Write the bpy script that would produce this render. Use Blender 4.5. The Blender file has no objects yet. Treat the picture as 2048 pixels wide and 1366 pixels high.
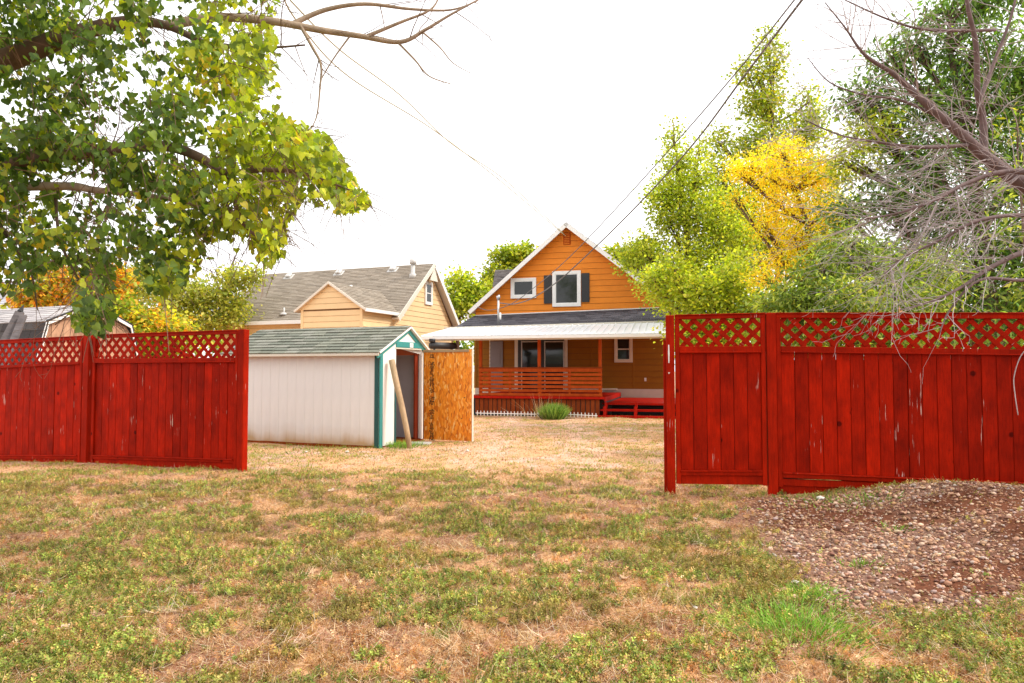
import bpy, bmesh, math, random
import numpy as np
from mathutils import Vector, Matrix
random.seed(7); RNG = np.random.default_rng(11)
SC = bpy.context.scene; COL = SC.collection
rad = math.radians
# ------------------------------------------------------------------ camera
EYE = 1.4; FPX = 1400.0; PITCH = math.atan(57 / 1400)
cam = bpy.data.cameras.new('camera'); camo = bpy.data.objects.new('camera', cam); COL.objects.link(camo)
camo.location = (0, 0, EYE); camo.rotation_euler = (math.pi / 2 + PITCH, 0, 0)
cam.sensor_width = 36; cam.lens = FPX / 2048 * 36; cam.clip_start = .05; cam.clip_end = 2000
SC.camera = camo
# ------------------------------------------------------------------ world, sun, exposure
SUN_EL, SUN_AZ = 46, 98          # azimuth clockwise from +Y
W = bpy.data.worlds.new('World'); SC.world = W; W.use_nodes = True
nt = W.node_tree; nt.nodes.clear()
def wn(t): return nt.nodes.new(t)
sky = wn('ShaderNodeTexSky'); sky.sky_type = 'NISHITA'; sky.sun_disc = False
sky.sun_elevation = rad(SUN_EL); sky.sun_rotation = rad(SUN_AZ); sky.dust_density = 4
hsv = wn('ShaderNodeHueSaturation'); hsv.inputs['Saturation'].default_value = .12
mixc = wn('ShaderNodeMix'); mixc.data_type = 'RGBA'; mixc.inputs[0].default_value = .8
mixc.inputs[7].default_value = (9.4, 9.35, 9.5, 1)
tc = wn('ShaderNodeTexCoord'); nz = wn('ShaderNodeTexNoise'); nz.inputs['Scale'].default_value = 1.6; nz.inputs['Detail'].default_value = 4
mr = wn('ShaderNodeMapRange'); mr.inputs[3].default_value = .94; mr.inputs[4].default_value = 1.06
mul = wn('ShaderNodeMix'); mul.data_type = 'RGBA'; mul.blend_type = 'MULTIPLY'; mul.inputs[0].default_value = 1
bg = wn('ShaderNodeBackground'); bg.inputs['Strength'].default_value = .105
wo = wn('ShaderNodeOutputWorld')
L = nt.links.new
L(sky.outputs[0], hsv.inputs['Color']); L(hsv.outputs[0], mixc.inputs[6]); L(tc.outputs['Generated'], nz.inputs['Vector'])
L(nz.outputs['Fac'], mr.inputs[0]); L(mixc.outputs[2], mul.inputs[6]); L(mr.outputs[0], mul.inputs[7])
L(mul.outputs[2], bg.inputs['Color']); L(bg.outputs[0], wo.inputs['Surface'])
sun = bpy.data.lights.new('sun', 'SUN'); sun.energy = 1.5; sun.angle = rad(10); sun.color = (1, .93, .82)
suno = bpy.data.objects.new('sun', sun); COL.objects.link(suno)
_d = Vector((math.sin(rad(SUN_AZ)) * math.cos(rad(SUN_EL)), math.cos(rad(SUN_AZ)) * math.cos(rad(SUN_EL)), math.sin(rad(SUN_EL))))
suno.rotation_euler = _d.to_track_quat('Z', 'Y').to_euler(); suno.location = (10, 5, 30)
SC.view_settings.view_transform = 'Standard'; SC.view_settings.look = 'None'
SC.view_settings.exposure = 1.0; SC.view_settings.gamma = 1; SC.view_settings.use_curve_mapping = False
SC.render.engine = 'CYCLES'; SC.cycles.max_bounces = 8; SC.cycles.transparent_max_bounces = 8
SC.cycles.use_denoising = True; SC.cycles.use_adaptive_sampling = True

# ------------------------------------------------------------------ geometry of the view (survey helpers)
CT, ST = math.cos(PITCH), math.sin(PITCH)
def ray(px, py):
    u = (683 - py) / FPX
    return Vector(((px - 1024) / FPX, CT - u * ST, ST + u * CT))
def P(px, py, Y):
    r = ray(px, py); return Vector((0, 0, EYE)) + r * (Y / r.y)
class Frame:
    """a thing's own frame: origin on the ground, yaw about z; measures points on its planes"""
    def __init__(s, px, py, Y, yaw, z=0.0):
        p = P(px, py, Y); s.o = Vector((p.x, p.y, z)); s.yaw = rad(yaw)
        s.X = Vector((math.cos(s.yaw), math.sin(s.yaw), 0)); s.Y = Vector((-math.sin(s.yaw), math.cos(s.yaw), 0))
        s.C = Vector((0, 0, EYE))
    def onY(s, px, py, ly=0.0):          # -> (x, z) on the local plane y = ly
        r = ray(px, py); t = (ly - (s.C - s.o).dot(s.Y)) / r.dot(s.Y); p = s.C + r * t - s.o
        return p.dot(s.X), p.z
    def onX(s, px, py, lx=0.0):          # -> (y, z) on the local plane x = lx
        r = ray(px, py); t = (lx - (s.C - s.o).dot(s.X)) / r.dot(s.X); p = s.C + r * t - s.o
        return p.dot(s.Y), p.z
    def loc(s, p):                       # world -> local
        d = Vector(p) - s.o; return Vector((d.dot(s.X), d.dot(s.Y), d.z))
    def world(s, p): return s.o + s.X * p[0] + s.Y * p[1] + Vector((0, 0, p[2]))

# ------------------------------------------------------------------ noise
def _hash(ix, iy, seed):
    h = (ix.astype(np.int64) * 374761393 + iy.astype(np.int64) * 668265263 + seed * 974711) & 0x7fffffff
    h = ((h ^ (h >> 13)) * 1274126177) & 0x7fffffff
    return ((h ^ (h >> 16)) & 0xffff) / 65535.0
def vnoise(x, y, seed=0):
    ix, iy = np.floor(x), np.floor(y); fx, fy = x - ix, y - iy
    fx = fx * fx * (3 - 2 * fx); fy = fy * fy * (3 - 2 * fy)
    a, b = _hash(ix, iy, seed), _hash(ix + 1, iy, seed); c, d = _hash(ix, iy + 1, seed), _hash(ix + 1, iy + 1, seed)
    return (a * (1 - fx) + b * fx) * (1 - fy) + (c * (1 - fx) + d * fx) * fy
def fbm(x, y, seed=0, oct=4):
    s = 0; a = .5; t = 0
    for i in range(oct):
        s = s + a * vnoise(x * 2 ** i, y * 2 ** i, seed + i); t += a; a *= .55
    return s / t
def smooth(a, b, x):
    t = np.clip((x - a) / (b - a), 0, 1); return t * t * (3 - 2 * t)

# ------------------------------------------------------------------ materials
def mat(name):
    m = bpy.data.materials.new(name); m.use_nodes = True; n = m.node_tree; b = n.nodes['Principled BSDF']
    return m, n, b
def link(n, a, b): n.links.new(a, b)
def noise_fac(n, scale, detail=4, stretch=(1, 1, 1), coord='Object', rnd=False, rough=.55):
    t = n.nodes.new('ShaderNodeTexCoord'); mp = n.nodes.new('ShaderNodeMapping'); mp.inputs['Scale'].default_value = stretch
    link(n, t.outputs[coord], mp.inputs['Vector'])
    if rnd:
        oi = n.nodes.new('ShaderNodeObjectInfo'); ml = n.nodes.new('ShaderNodeMath'); ml.operation = 'MULTIPLY'; ml.inputs[1].default_value = 57
        link(n, oi.outputs['Random'], ml.inputs[0]); cb = n.nodes.new('ShaderNodeCombineXYZ')
        for k in range(3): link(n, ml.outputs[0], cb.inputs[k])
        link(n, cb.outputs[0], mp.inputs['Location'])
    z = n.nodes.new('ShaderNodeTexNoise'); z.inputs['Scale'].default_value = scale; z.inputs['Detail'].default_value = detail; z.inputs['Roughness'].default_value = rough
    link(n, mp.outputs[0], z.inputs['Vector']); return z.outputs['Fac']
def ramp(n, fac, stops):
    r = n.nodes.new('ShaderNodeValToRGB'); e = r.color_ramp.elements
    while len(e) < len(stops): e.new(.5)
    for i, (p, c) in enumerate(stops): e[i].position = p; e[i].color = (*c, 1) if len(c) == 3 else c
    link(n, fac, r.inputs['Fac']); return r.outputs['Color']
def mixrgb(n, f, a, b, mode='MIX'):
    m = n.nodes.new('ShaderNodeMix'); m.data_type = 'RGBA'; m.blend_type = mode
    for v, i in ((f, 0), (a, 6), (b, 7)):
        if hasattr(v, 'is_linked') or hasattr(v, 'links'): link(n, v, m.inputs[i])
        elif i == 0: m.inputs[0].default_value = v
        else: m.inputs[i].default_value = (*v, 1)
    return m.outputs[2]
def bump(n, b, fac, strength=.3, dist=.01):
    p = n.nodes.new('ShaderNodeBump'); p.inputs['Strength'].default_value = strength; p.inputs['Distance'].default_value = dist
    link(n, fac, p.inputs['Height']); link(n, p.outputs[0], b.inputs['Normal'])
def tint_random(n, col, amount):     # per-object brightness and hue spread
    oi = n.nodes.new('ShaderNodeObjectInfo'); mr = n.nodes.new('ShaderNodeMapRange'); mr.inputs[3].default_value = 1 - amount; mr.inputs[4].default_value = 1 + amount
    link(n, oi.outputs['Random'], mr.inputs[0]); h = n.nodes.new('ShaderNodeHueSaturation'); link(n, mr.outputs[0], h.inputs['Value']); link(n, col, h.inputs['Color'])
    return h.outputs[0]
def plain(name, c, rough=.6, var=.12, scale=8, bmp=.1, metal=0, spec=.5, rand=0, stretch=(1, 1, 1)):
    m, n, b = mat(name); f = noise_fac(n, scale, 5, stretch, rnd=rand > 0)
    col = ramp(n, f, [(.25, tuple(x * (1 - var) for x in c)), (.75, tuple(min(1, x * (1 + var)) for x in c))])
    if rand: col = tint_random(n, col, rand)
    link(n, col, b.inputs['Base Color']); b.inputs['Roughness'].default_value = rough; b.inputs['Metallic'].default_value = metal
    b.inputs['Specular IOR Level'].default_value = spec
    if bmp: bump(n, b, f, bmp)
    return m
def painted_wood(name, c, dark, rand=.15, scratch=.0, rough=.55, scale=1.0, dirt=0):
    m, n, b = mat(name)
    g = noise_fac(n, 9 * scale, 6, (9, 9, .7), rnd=True)
    blot = noise_fac(n, 3.2 * scale, 5, (1.6, 1.6, 1), rnd=True)
    col = ramp(n, blot, [(.3, dark), (.68, c)])
    g2 = ramp(n, g, [(.3, (.72, .72, .72)), (.62, (1.08, 1.08, 1.08))])
    col = mixrgb(n, .8, col, g2, 'MULTIPLY'); col = tint_random(n, col, rand)
    if scratch:
        tk = n.nodes.new('ShaderNodeTexCoord'); ok = n.nodes.new('ShaderNodeObjectInfo'); vk = n.nodes.new('ShaderNodeTexVoronoi'); vk.voronoi_dimensions = '4D'; vk.inputs['Scale'].default_value = 4.5
        mk = n.nodes.new('ShaderNodeMath'); mk.operation = 'MULTIPLY'; mk.inputs[1].default_value = 40; link(n, ok.outputs['Random'], mk.inputs[0]); link(n, mk.outputs[0], vk.inputs['W']); link(n, tk.outputs['Object'], vk.inputs['Vector'])
        col = mixrgb(n, 1.0, col, ramp(n, vk.outputs['Distance'], [(.10, (.30, .22, .2)), (.16, (1, 1, 1))]), 'MULTIPLY')
        s = noise_fac(n, 30, 3, (2.8, 2.8, .10), rnd=True, rough=.6); w = noise_fac(n, 2.3, 3, (1, 1, .8), rnd=True)
        ad = n.nodes.new('ShaderNodeMath'); ad.operation = 'MULTIPLY'; link(n, s, ad.inputs[0]); link(n, w, ad.inputs[1])
        sf = ramp(n, ad.outputs[0], [(.405 - scratch, (0, 0, 0)), (.43 - scratch, (1, 1, 1))])
        col = mixrgb(n, sf, col, (.62, .40, .34))
    link(n, col, b.inputs['Base Color']); b.inputs['Roughness'].default_value = rough
    b.inputs['Specular IOR Level'].default_value = .06
    bump(n, b, g, .35, .004); return m
def attr_mat(name, rough=.6, trans=0.0, tcol=(1, 1, .6), bmps=0, fine=0, spec=.3, sat=1, detail_scale=60):
    m, n, b = mat(name); a = n.nodes.new('ShaderNodeAttribute'); a.attribute_name = 'Col'; col = a.outputs['Color']
    if fine:
        f = noise_fac(n, detail_scale, 4); col = mixrgb(n, fine, col, ramp(n, f, [(.3, (.28, .25, .22)), (.65, (1.35, 1.35, 1.35))]), 'MULTIPLY')
        if bmps: bump(n, b, f, bmps, .02)
    link(n, col, b.inputs['Base Color']); b.inputs['Roughness'].default_value = rough; b.inputs['Specular IOR Level'].default_value = spec
    if trans:
        t = n.nodes.new('ShaderNodeBsdfTranslucent'); tc_ = mixrgb(n, 1.0, col, tcol, 'MULTIPLY'); link(n, tc_, t.inputs['Color'])
        mx = n.nodes.new('ShaderNodeMixShader'); mx.inputs[0].default_value = trans; link(n, b.outputs[0], mx.inputs[1]); link(n, t.outputs[0], mx.inputs[2])
        link(n, mx.outputs[0], n.nodes['Material Output'].inputs['Surface'])
    return m
M = {}
M['red'] = painted_wood('red_fence_paint', (.46, .013, .0010), (.24, .007, .0008), .24, -.004)
M['redframe'] = painted_wood('red_frame_paint', (.46, .014, .0012), (.27, .009, .001), .10, -.014)
M['deckred'] = painted_wood('deck_red', (.46, .014, .006), (.34, .010, .004), .08)
M['slat'] = painted_wood('cedar_slat', (.50, .085, .012), (.36, .05, .008), .10)
M['skirt'] = painted_wood('skirt_brown', (.28, .058, .013), (.20, .038, .009), .14)
M['orange'] = plain('orange_siding', (.80, .25, .026), .65, .08, 3, .05, rand=.05, spec=.2)
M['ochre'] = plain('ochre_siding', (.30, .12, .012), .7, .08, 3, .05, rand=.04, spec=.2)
M['peach'] = plain('peach_siding', (.84, .60, .33), .65, .06, 2, .04, rand=.05, spec=.2)
M['gapdark'] = plain('siding_gap_shade', (.10, .035, .01), .8, .1, 3, 0)  # dark core colour stands in for the shadow lines under the laps
M['gappeach'] = plain('peach_gap_shade', (.20, .10, .035), .8, .1, 3, 0)  # darkened core, paints the shadow gaps between peach boards
M['greydoor'] = plain('lilac_grey_door', (.20, .17, .175), .6, .06, 3, 0)
M['white'] = plain('white_trim', (.84, .83, .80), .5, .04, 6, .03)
M['cream'] = plain('cream_trim', (.72, .66, .56), .5, .05, 6, .03)
M['found'] = plain('pale_foundation', (.62, .55, .48), .8, .06, 5, .1)
M['black'] = plain('black_shutter', (.022, .021, .023), .5, .1, 10, .05)
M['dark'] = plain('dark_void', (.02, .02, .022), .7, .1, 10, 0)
M['teal'] = plain('teal_paint', (.035, .26, .25), .5, .12, 9, .1)
M['darkteal'] = plain('dark_teal_paint', (.012, .085, .085), .5, .12, 9, .1)
M['shade_grey'] = plain('roof_vent_grey', (.55, .53, .50), .5, .1, 9, .05)
M['pipe'] = plain('galvanised_pipe', (.5, .5, .5), .35, .1, 9, 0, metal=.7)
M['interior'] = plain('shed_inner_panel', (.50, .47, .49), .8, .08, 3, .05)
M['redbrown'] = painted_wood('red_brown_board', (.30, .05, .02), (.22, .035, .015), .1)
M['wire_black'] = plain('grey_cable', (.12, .11, .11), .6, .1, 5, 0)
M['wire_pale'] = plain('pale_cable', (.40, .36, .22), .6, .1, 5, 0)
M['wire_white'] = plain('service_cable', (.42, .38, .36), .6, .1, 5, 0)
M['greyplank'] = painted_wood('weathered_grey_plank', (.16, .14, .14), (.08, .07, .07), .1)
M['poleraw'] = painted_wood('peeled_pole', (.50, .36, .22), (.36, .25, .15), .1)
M['barnwood'] = painted_wood('weathered_plywood', (.50, .30, .19), (.30, .17, .11), .12)
M['bark'] = plain('brown_bark', (.14, .085, .06), .9, .35, 14, .6, stretch=(1, 1, .4))
M['palebark'] = plain('pale_bark', (.36, .27, .20), .9, .3, 14, .5, stretch=(1, 1, .4))
M['deadbark'] = plain('dead_bark', (.15, .10, .095), .9, .3, 16, .5)
M['twig'] = plain('grey_twig', (.40, .335, .33), .8, .25, 6, .1)
M['browntwig'] = plain('brown_twig', (.20, .12, .08), .8, .25, 6, .1)
def glass(name, base=(.012, .014, .012)):
    m, n, b = mat(name); b.inputs['Base Color'].default_value = (*base, 1); b.inputs['Roughness'].default_value = .06; b.inputs['Specular IOR Level'].default_value = .55
    f = noise_fac(n, 2, 2); bump(n, b, f, .05, .02); return m
M['glass'] = glass('window_glass')
def metal_roof():
    m, n, b = mat('white_metal_roof'); f = noise_fac(n, 3, 4, (1, .3, 1)); link(n, ramp(n, f, [(.3, (.74, .76, .79)), (.7, (.86, .87, .88))]), b.inputs['Base Color'])
    b.inputs['Metallic'].default_value = .15; b.inputs['Roughness'].default_value = .35; return m
M['metal'] = metal_roof()
def shedwall():
    m, n, b = mat('white_shed_panel'); t = n.nodes.new('ShaderNodeNewGeometry'); sp = n.nodes.new('ShaderNodeSeparateXYZ'); link(n, t.outputs['Position'], sp.inputs[0])
    nz_ = n.nodes.new('ShaderNodeTexNoise'); nz_.inputs['Scale'].default_value = 3.0; nz_.inputs['Detail'].default_value = 6; mpp = n.nodes.new('ShaderNodeMapping'); mpp.inputs['Scale'].default_value = (1, 1, .25); link(n, t.outputs['Position'], mpp.inputs['Vector']); link(n, mpp.outputs[0], nz_.inputs['Vector']); w = nz_.outputs['Fac']; a = n.nodes.new('ShaderNodeMath'); a.operation = 'MULTIPLY_ADD'; a.inputs[1].default_value = -.42; link(n, w, a.inputs[0]); off_ = n.nodes.new('ShaderNodeMath'); off_.operation = 'ADD'; off_.inputs[1].default_value = .16; link(n, sp.outputs['Z'], off_.inputs[0]); link(n, off_.outputs[0], a.inputs[2])
    st = ramp(n, a.outputs[0], [(0, (.85, .85, .85)), (.07, (.55, .55, .55)), (.18, (.16, .16, .16)), (.34, (0, 0, 0))])
    base = ramp(n, noise_fac(n, 7, 4, (1, 1, .3)), [(.3, (.76, .75, .755)), (.7, (.82, .81, .81))])
    col = mixrgb(n, st, base, (.50, .30, .11)); link(n, col, b.inputs['Base Color']); b.inputs['Roughness'].default_value = .6
    bump(n, b, noise_fac(n, 40, 4, (3, 3, .4)), .12, .003); return m
M['shedwall'] = shedwall()
def osb():
    m, n, b = mat('strand_board'); t = n.nodes.new('ShaderNodeTexCoord'); mp = n.nodes.new('ShaderNodeMapping'); mp.inputs['Scale'].default_value = (34, 6, 11); mp.inputs['Rotation'].default_value = (0, .25, 0)
    wv = n.nodes.new('ShaderNodeTexNoise'); wv.inputs['Scale'].default_value = 6; link(n, t.outputs['Object'], wv.inputs['Vector'])
    ad = n.nodes.new('ShaderNodeMix'); ad.data_type = 'VECTOR'; ad.inputs[0].default_value = .10; link(n, t.outputs['Object'], ad.inputs[4]); link(n, wv.outputs['Color'], ad.inputs[5])
    link(n, ad.outputs[1], mp.inputs['Vector']); v = n.nodes.new('ShaderNodeTexVoronoi'); v.inputs['Scale'].default_value = 1.3; link(n, mp.outputs[0], v.inputs['Vector'])
    sp = n.nodes.new('ShaderNodeSeparateColor'); link(n, v.outputs['Color'], sp.inputs[0])
    col = ramp(n, sp.outputs[0], [(0, (.55, .13, .006)), (.25, (.80, .22, .008)), (.6, (.92, .31, .016)), (.85, (.95, .38, .04)), (1, (.96, .58, .20))])
    col = mixrgb(n, .35, col, ramp(n, noise_fac(n, 14, 5, (2, 1, .6)), [(.3, (.65, .6, .55)), (.55, (1.1, 1.1, 1.1))]), 'MULTIPLY')
    link(n, col, b.inputs['Base Color']); b.inputs['Roughness'].default_value = .6; bump(n, b, sp.outputs[0], .25, .003); return m
M['osb'] = osb()
M['print'] = plain('black_stamp_ink', (.10, .035, .012), .8, .4, 30, 0)
M['leaf'] = attr_mat('leaf', .5, .5, (1.5, 1.55, .45), spec=.4)
M['grass'] = attr_mat('grass_blade', .6, .3, (1.1, 1.1, .5), spec=.25)
M['ground'] = attr_mat('soil_and_straw', .95, 0, bmps=.5, fine=.7, spec=.1, detail_scale=45)
M['stone'] = attr_mat('pebble', .75, 0, fine=.25, spec=.3, detail_scale=90)
M['shingle'] = attr_mat('asphalt_shingle', .9, 0, fine=.35, spec=.15, detail_scale=50)
M['dryleaf'] = attr_mat('dry_leaf', .8, .2, (1, .9, .7))

# ------------------------------------------------------------------ objects
def setp(o, label=None, cat=None, group=None, kind=None):
    if label: o['label'] = label
    if cat: o['category'] = cat
    if group: o['group'] = group
    if kind: o['kind'] = kind
    return o
def obj(name, me, parent=None, loc=None, rot=None, m=None):
    o = bpy.data.objects.new(name, me); COL.objects.link(o)
    if parent is not None: o.parent = parent
    if loc is not None: o.location = loc
    if rot is not None:
        if isinstance(rot, Matrix): o.rotation_euler = rot.to_euler()
        else: o.rotation_euler = rot
    if m is not None and me is not None and not me.materials: me.materials.append(m)
    return o
def empty(name, loc, yaw=0, **k):
    o = bpy.data.objects.new(name, None); COL.objects.link(o); o.location = loc; o.rotation_euler = (0, 0, yaw); o.empty_display_size = .2
    return setp(o, **k)
_bc = {}
def boxmesh(w, d, h, m, bev=.004):
    k = (round(w, 2 if w > .3 else 3), round(d, 3), round(h, 2 if h > .3 else 3), m.name, bev)
    if k in _bc: return _bc[k]
    bm = bmesh.new(); bmesh.ops.create_cube(bm, size=1)
    bmesh.ops.scale(bm, vec=(w, d, h), verts=bm.verts)
    if bev: bmesh.ops.bevel(bm, geom=bm.edges[:], offset=min(bev, w * .3, d * .3, h * .3), segments=1, affect='EDGES')
    me = bpy.data.meshes.new('box'); bm.to_mesh(me); bm.free(); me.materials.append(m); _bc[k] = me; return me
def box(name, x0, x1, y0, y1, z0, z1, m, parent, bev=.004, rot=None):
    me = boxmesh(abs(x1 - x0), abs(y1 - y0), abs(z1 - z0), m, bev)
    return obj(name, me, parent, ((x0 + x1) / 2, (y0 + y1) / 2, (z0 + z1) / 2), rot)
def beam(name, p0, p1, wid, thick, m, parent, nrm=(0, -1, 0), bev=.003, ext=0):
    """bar from p0 to p1; thick along nrm, wid across"""
    p0, p1 = Vector(p0), Vector(p1); d = p1 - p0; ln = d.length + ext * 2; x = d.normalized(); y = Vector(nrm); y = (y - x * y.dot(x)).normalized(); z = x.cross(y)
    R = Matrix((x, y, z)).transposed()
    return obj(name, boxmesh(ln, thick, wid, m, bev), parent, (p0 + p1) / 2, R)
def mesh_np(name, v, f, m, col=None, smooth_=False):
    v = np.asarray(v, np.float32).reshape(-1, 3); f = np.asarray(f, np.int32); k = f.shape[1]
    me = bpy.data.meshes.new(name); me.vertices.add(len(v)); me.vertices.foreach_set('co', v.ravel())
    me.loops.add(f.size); me.loops.foreach_set('vertex_index', f.ravel()); me.polygons.add(len(f))
    me.polygons.foreach_set('loop_start', np.arange(0, f.size, k, dtype=np.int32)); me.polygons.foreach_set('loop_total', np.full(len(f), k, np.int32))
    if smooth_: me.polygons.foreach_set('use_smooth', np.ones(len(f), bool))
    me.update(); me.validate(clean_customdata=False) if False else None
    if col is not None:
        a = me.color_attributes.new('Col', 'FLOAT_COLOR', 'POINT'); c = np.ones((len(v), 4), np.float32); c[:, :3] = col; a.data.foreach_set('color', c.ravel())
    me.materials.append(m); return me
class MB:
    def __init__(s): s.v = []; s.f = []; s.c = []
    def poly(s, pts, col=(1, 1, 1)):
        n = len(s.v); s.v += [tuple(p) for p in pts]; s.f.append(tuple(range(n, n + len(pts)))); s.c += [col] * len(pts)
    def prism(s, pts, off, col=(1, 1, 1)):
        """closed solid: polygon pts extruded by vector off (or list of per-point offsets)"""
        n = len(s.v); k = len(pts); offs = off if isinstance(off, list) else [off] * k
        s.v += [tuple(p) for p in pts] + [tuple(Vector(p) + Vector(o)) for p, o in zip(pts, offs)]; s.c += [col] * (2 * k)
        s.f.append(tuple(range(n, n + k))); s.f.append(tuple(range(n + 2 * k - 1, n + k - 1, -1)))
        for i in range(k): j = (i + 1) % k; s.f.append((n + i, n + k + i, n + k + j, n + j))
    def box(s, x0, x1, y0, y1, z0, z1, col=(1, 1, 1)):
        s.prism([(x0, y0, z0), (x1, y0, z0), (x1, y1, z0), (x0, y1, z0)], (0, 0, z1 - z0), col)
    def tube(s, pts, rr, n=6, col=(1, 1, 1)):
        pts = [Vector(p) for p in pts]; b = len(s.v); up = Vector((.13, .27, .95))
        for i, p in enumerate(pts):
            t = (pts[min(i + 1, len(pts) - 1)] - pts[max(i - 1, 0)]).normalized(); a = t.cross(up)
            if a.length < .05: a = t.cross(Vector((1, 0, 0)))
            a.normalize(); c = t.cross(a); r = rr[i] if hasattr(rr, '__len__') else rr
            for k in range(n):
                q = p + (a * math.cos(k * 2 * math.pi / n) + c * math.sin(k * 2 * math.pi / n)) * r; s.v.append(tuple(q)); s.c.append(col)
        for i in range(len(pts) - 1):
            for k in range(n): k2 = (k + 1) % n; s.f.append((b + i * n + k, b + i * n + k2, b + (i + 1) * n + k2, b + (i + 1) * n + k))
        s.f.append(tuple(b + k for k in range(n))[::-1]); e = b + (len(pts) - 1) * n; s.f.append(tuple(e + k for k in range(n)))
    def build(s, name, m, parent=None, smooth_=False, useattr=False, loc=None):
        me = bpy.data.meshes.new(name); me.from_pydata(s.v, [], s.f); me.update()
        bm = bmesh.new(); bm.from_mesh(me); bmesh.ops.recalc_face_normals(bm, faces=bm.faces[:]); bm.to_mesh(me); bm.free()
        if smooth_: me.polygons.foreach_set('use_smooth', np.ones(len(me.polygons), bool))
        if useattr:
            a = me.color_attributes.new('Col', 'FLOAT_COLOR', 'POINT'); a.data.foreach_set('color', np.array([(*c, 1) for c in s.c], np.float32).ravel())
        me.materials.append(m); return obj(name, me, parent, loc)
def clip(poly, lo, hi):
    """clip convex 2-D polygon (x,z) to lo<=z<=hi"""
    for sgn, lim in ((1, lo), (-1, -hi)):
        out = []
        for i in range(len(poly)):
            a, b = poly[i], poly[(i + 1) % len(poly)]; da, db = sgn * a[1] - lim, sgn * b[1] - lim
            if da >= 0: out.append(a)
            if (da >= 0) != (db >= 0): t = da / (da - db); out.append((a[0] + (b[0] - a[0]) * t, a[1] + (b[1] - a[1]) * t))
        poly = out
        if len(poly) < 3: return []
    return poly
def siding(poly, expo, m, parent, to3, name='siding_board', zstart=None, proud=.020):
    """lapped boards filling convex poly; to3(u, z, out) -> 3-D point, out metres proud of the wall"""
    z0 = min(p[1] for p in poly) if zstart is None else zstart; z1 = max(p[1] for p in poly); z = z0
    while z < z1 - .01:
        q = clip(poly, z + .009, min(z + expo, z1)); z += expo
        if len(q) < 3: continue
        lo = min(p[1] for p in q); mb = MB(); back = [to3(p[0], p[1], 0) for p in q]
        offs = [Vector(to3(p[0], p[1], proud - (proud - .004) * (p[1] - lo) / expo)) - Vector(to3(p[0], p[1], 0)) for p in q]
        mb.prism(back, offs); mb.build(name, m, parent)
def window(name, parent, x0, x1, z0, z1, to3, trim, glassm, tw=.10, depth=.05, mull=False, inner=.03):
    """frame with four trim boards, a sash and one pane standing proud of the wall"""
    def bx(nm, a, b, c, d, o0, o1, m, par):
        mb = MB(); mb.prism([to3(a, c, o0), to3(b, c, o0), to3(b, d, o0), to3(a, d, o0)], Vector(to3(0, 0, o1)) - Vector(to3(0, 0, o0))); return mb.build(nm, m, par)
    mb = MB()
    for (a, b, c, d, o) in ((x0, x1, z1 - tw, z1, depth), (x0, x1, z0, z0 + tw, depth + .004), (x0, x0 + tw, z0 + tw, z1 - tw, depth), (x1 - tw, x1, z0 + tw, z1 - tw, depth)):
        mb.prism([to3(a, c, 0), to3(b, c, 0), to3(b, d, 0), to3(a, d, 0)], Vector(to3(0, 0, o)) - Vector(to3(0, 0, 0)))
    ia, ib, ic, id_ = x0 + tw, x1 - tw, z0 + tw, z1 - tw
    for (a, b, c, d) in ((ia, ib, id_ - inner, id_), (ia, ib, ic, ic + inner), (ia, ia + inner, ic + inner, id_ - inner), (ib - inner, ib, ic + inner, id_ - inner)):
        mb.prism([to3(a, c, 0), to3(b, c, 0), to3(b, d, 0), to3(a, d, 0)], Vector(to3(0, 0, depth - .012)) - Vector(to3(0, 0, 0)))
    if mull:
        zm = (z0 + z1) / 2; mb.prism([to3(ia + inner, zm - .02, 0), to3(ib - inner, zm - .02, 0), to3(ib - inner, zm + .02, 0), to3(ia + inner, zm + .02, 0)], Vector(to3(0, 0, depth - .008)) - Vector(to3(0, 0, 0)))
    fr = mb.build(name, trim, parent)
    ps = [(ic + inner, id_ - inner)] if not mull else [(ic + inner, zm - .02), (zm + .02, id_ - inner)]
    for c, d in ps: bx('pane', ia + inner, ib - inner, c, d, .001, .028, glassm, fr)
    return fr
def shingles(p00, p10, p11, p01, rows, tab, cols, nrm, parent, name='shingles', singles=False, lift=.012):
    """courses of tabs over the quad eave-left, eave-right, ridge-right, ridge-left"""
    p00, p10, p11, p01 = map(Vector, (p00, p10, p11, p01)); nrm = Vector(nrm).normalized(); mb = MB(); out = []
    for r in range(rows):
        v0, v1 = r / rows, (r + 1.04) / rows; a, b = p00.lerp(p01, v0), p10.lerp(p11, v0); c, d = p00.lerp(p01, min(v1, 1)), p10.lerp(p11, min(v1, 1))
        n = max(1, round((b - a).length / tab)); off = random.random() * .9 + .1
        us = [0] + [(k + off) / n for k in range(n) if 0.02 < (k + off) / n < .98] + [1]
        for k in range(len(us) - 1):
            g = .006 / max((b - a).length, .1); u0, u1 = us[k] + g, us[k + 1] - g
            col = cols[random.randrange(len(cols))]; j = 1 + random.uniform(-.09, .09); col = tuple(x * j for x in col)
            if singles: mb = MB()
            t = lift * random.uniform(.75, 1.35)
            q = [a.lerp(b, u0), a.lerp(b, u1), c.lerp(d, u1), c.lerp(d, u0)]
            mb.prism([x - nrm * .006 for x in q], [nrm * (t + .006), nrm * (t + .006), nrm * .008, nrm * .008], col)
            if singles: mb.build('shingle', M['shingle'], parent, useattr=True)
    if not singles: setp(mb.build(name, M['shingle'], parent, useattr=True), kind='stuff')

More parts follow.
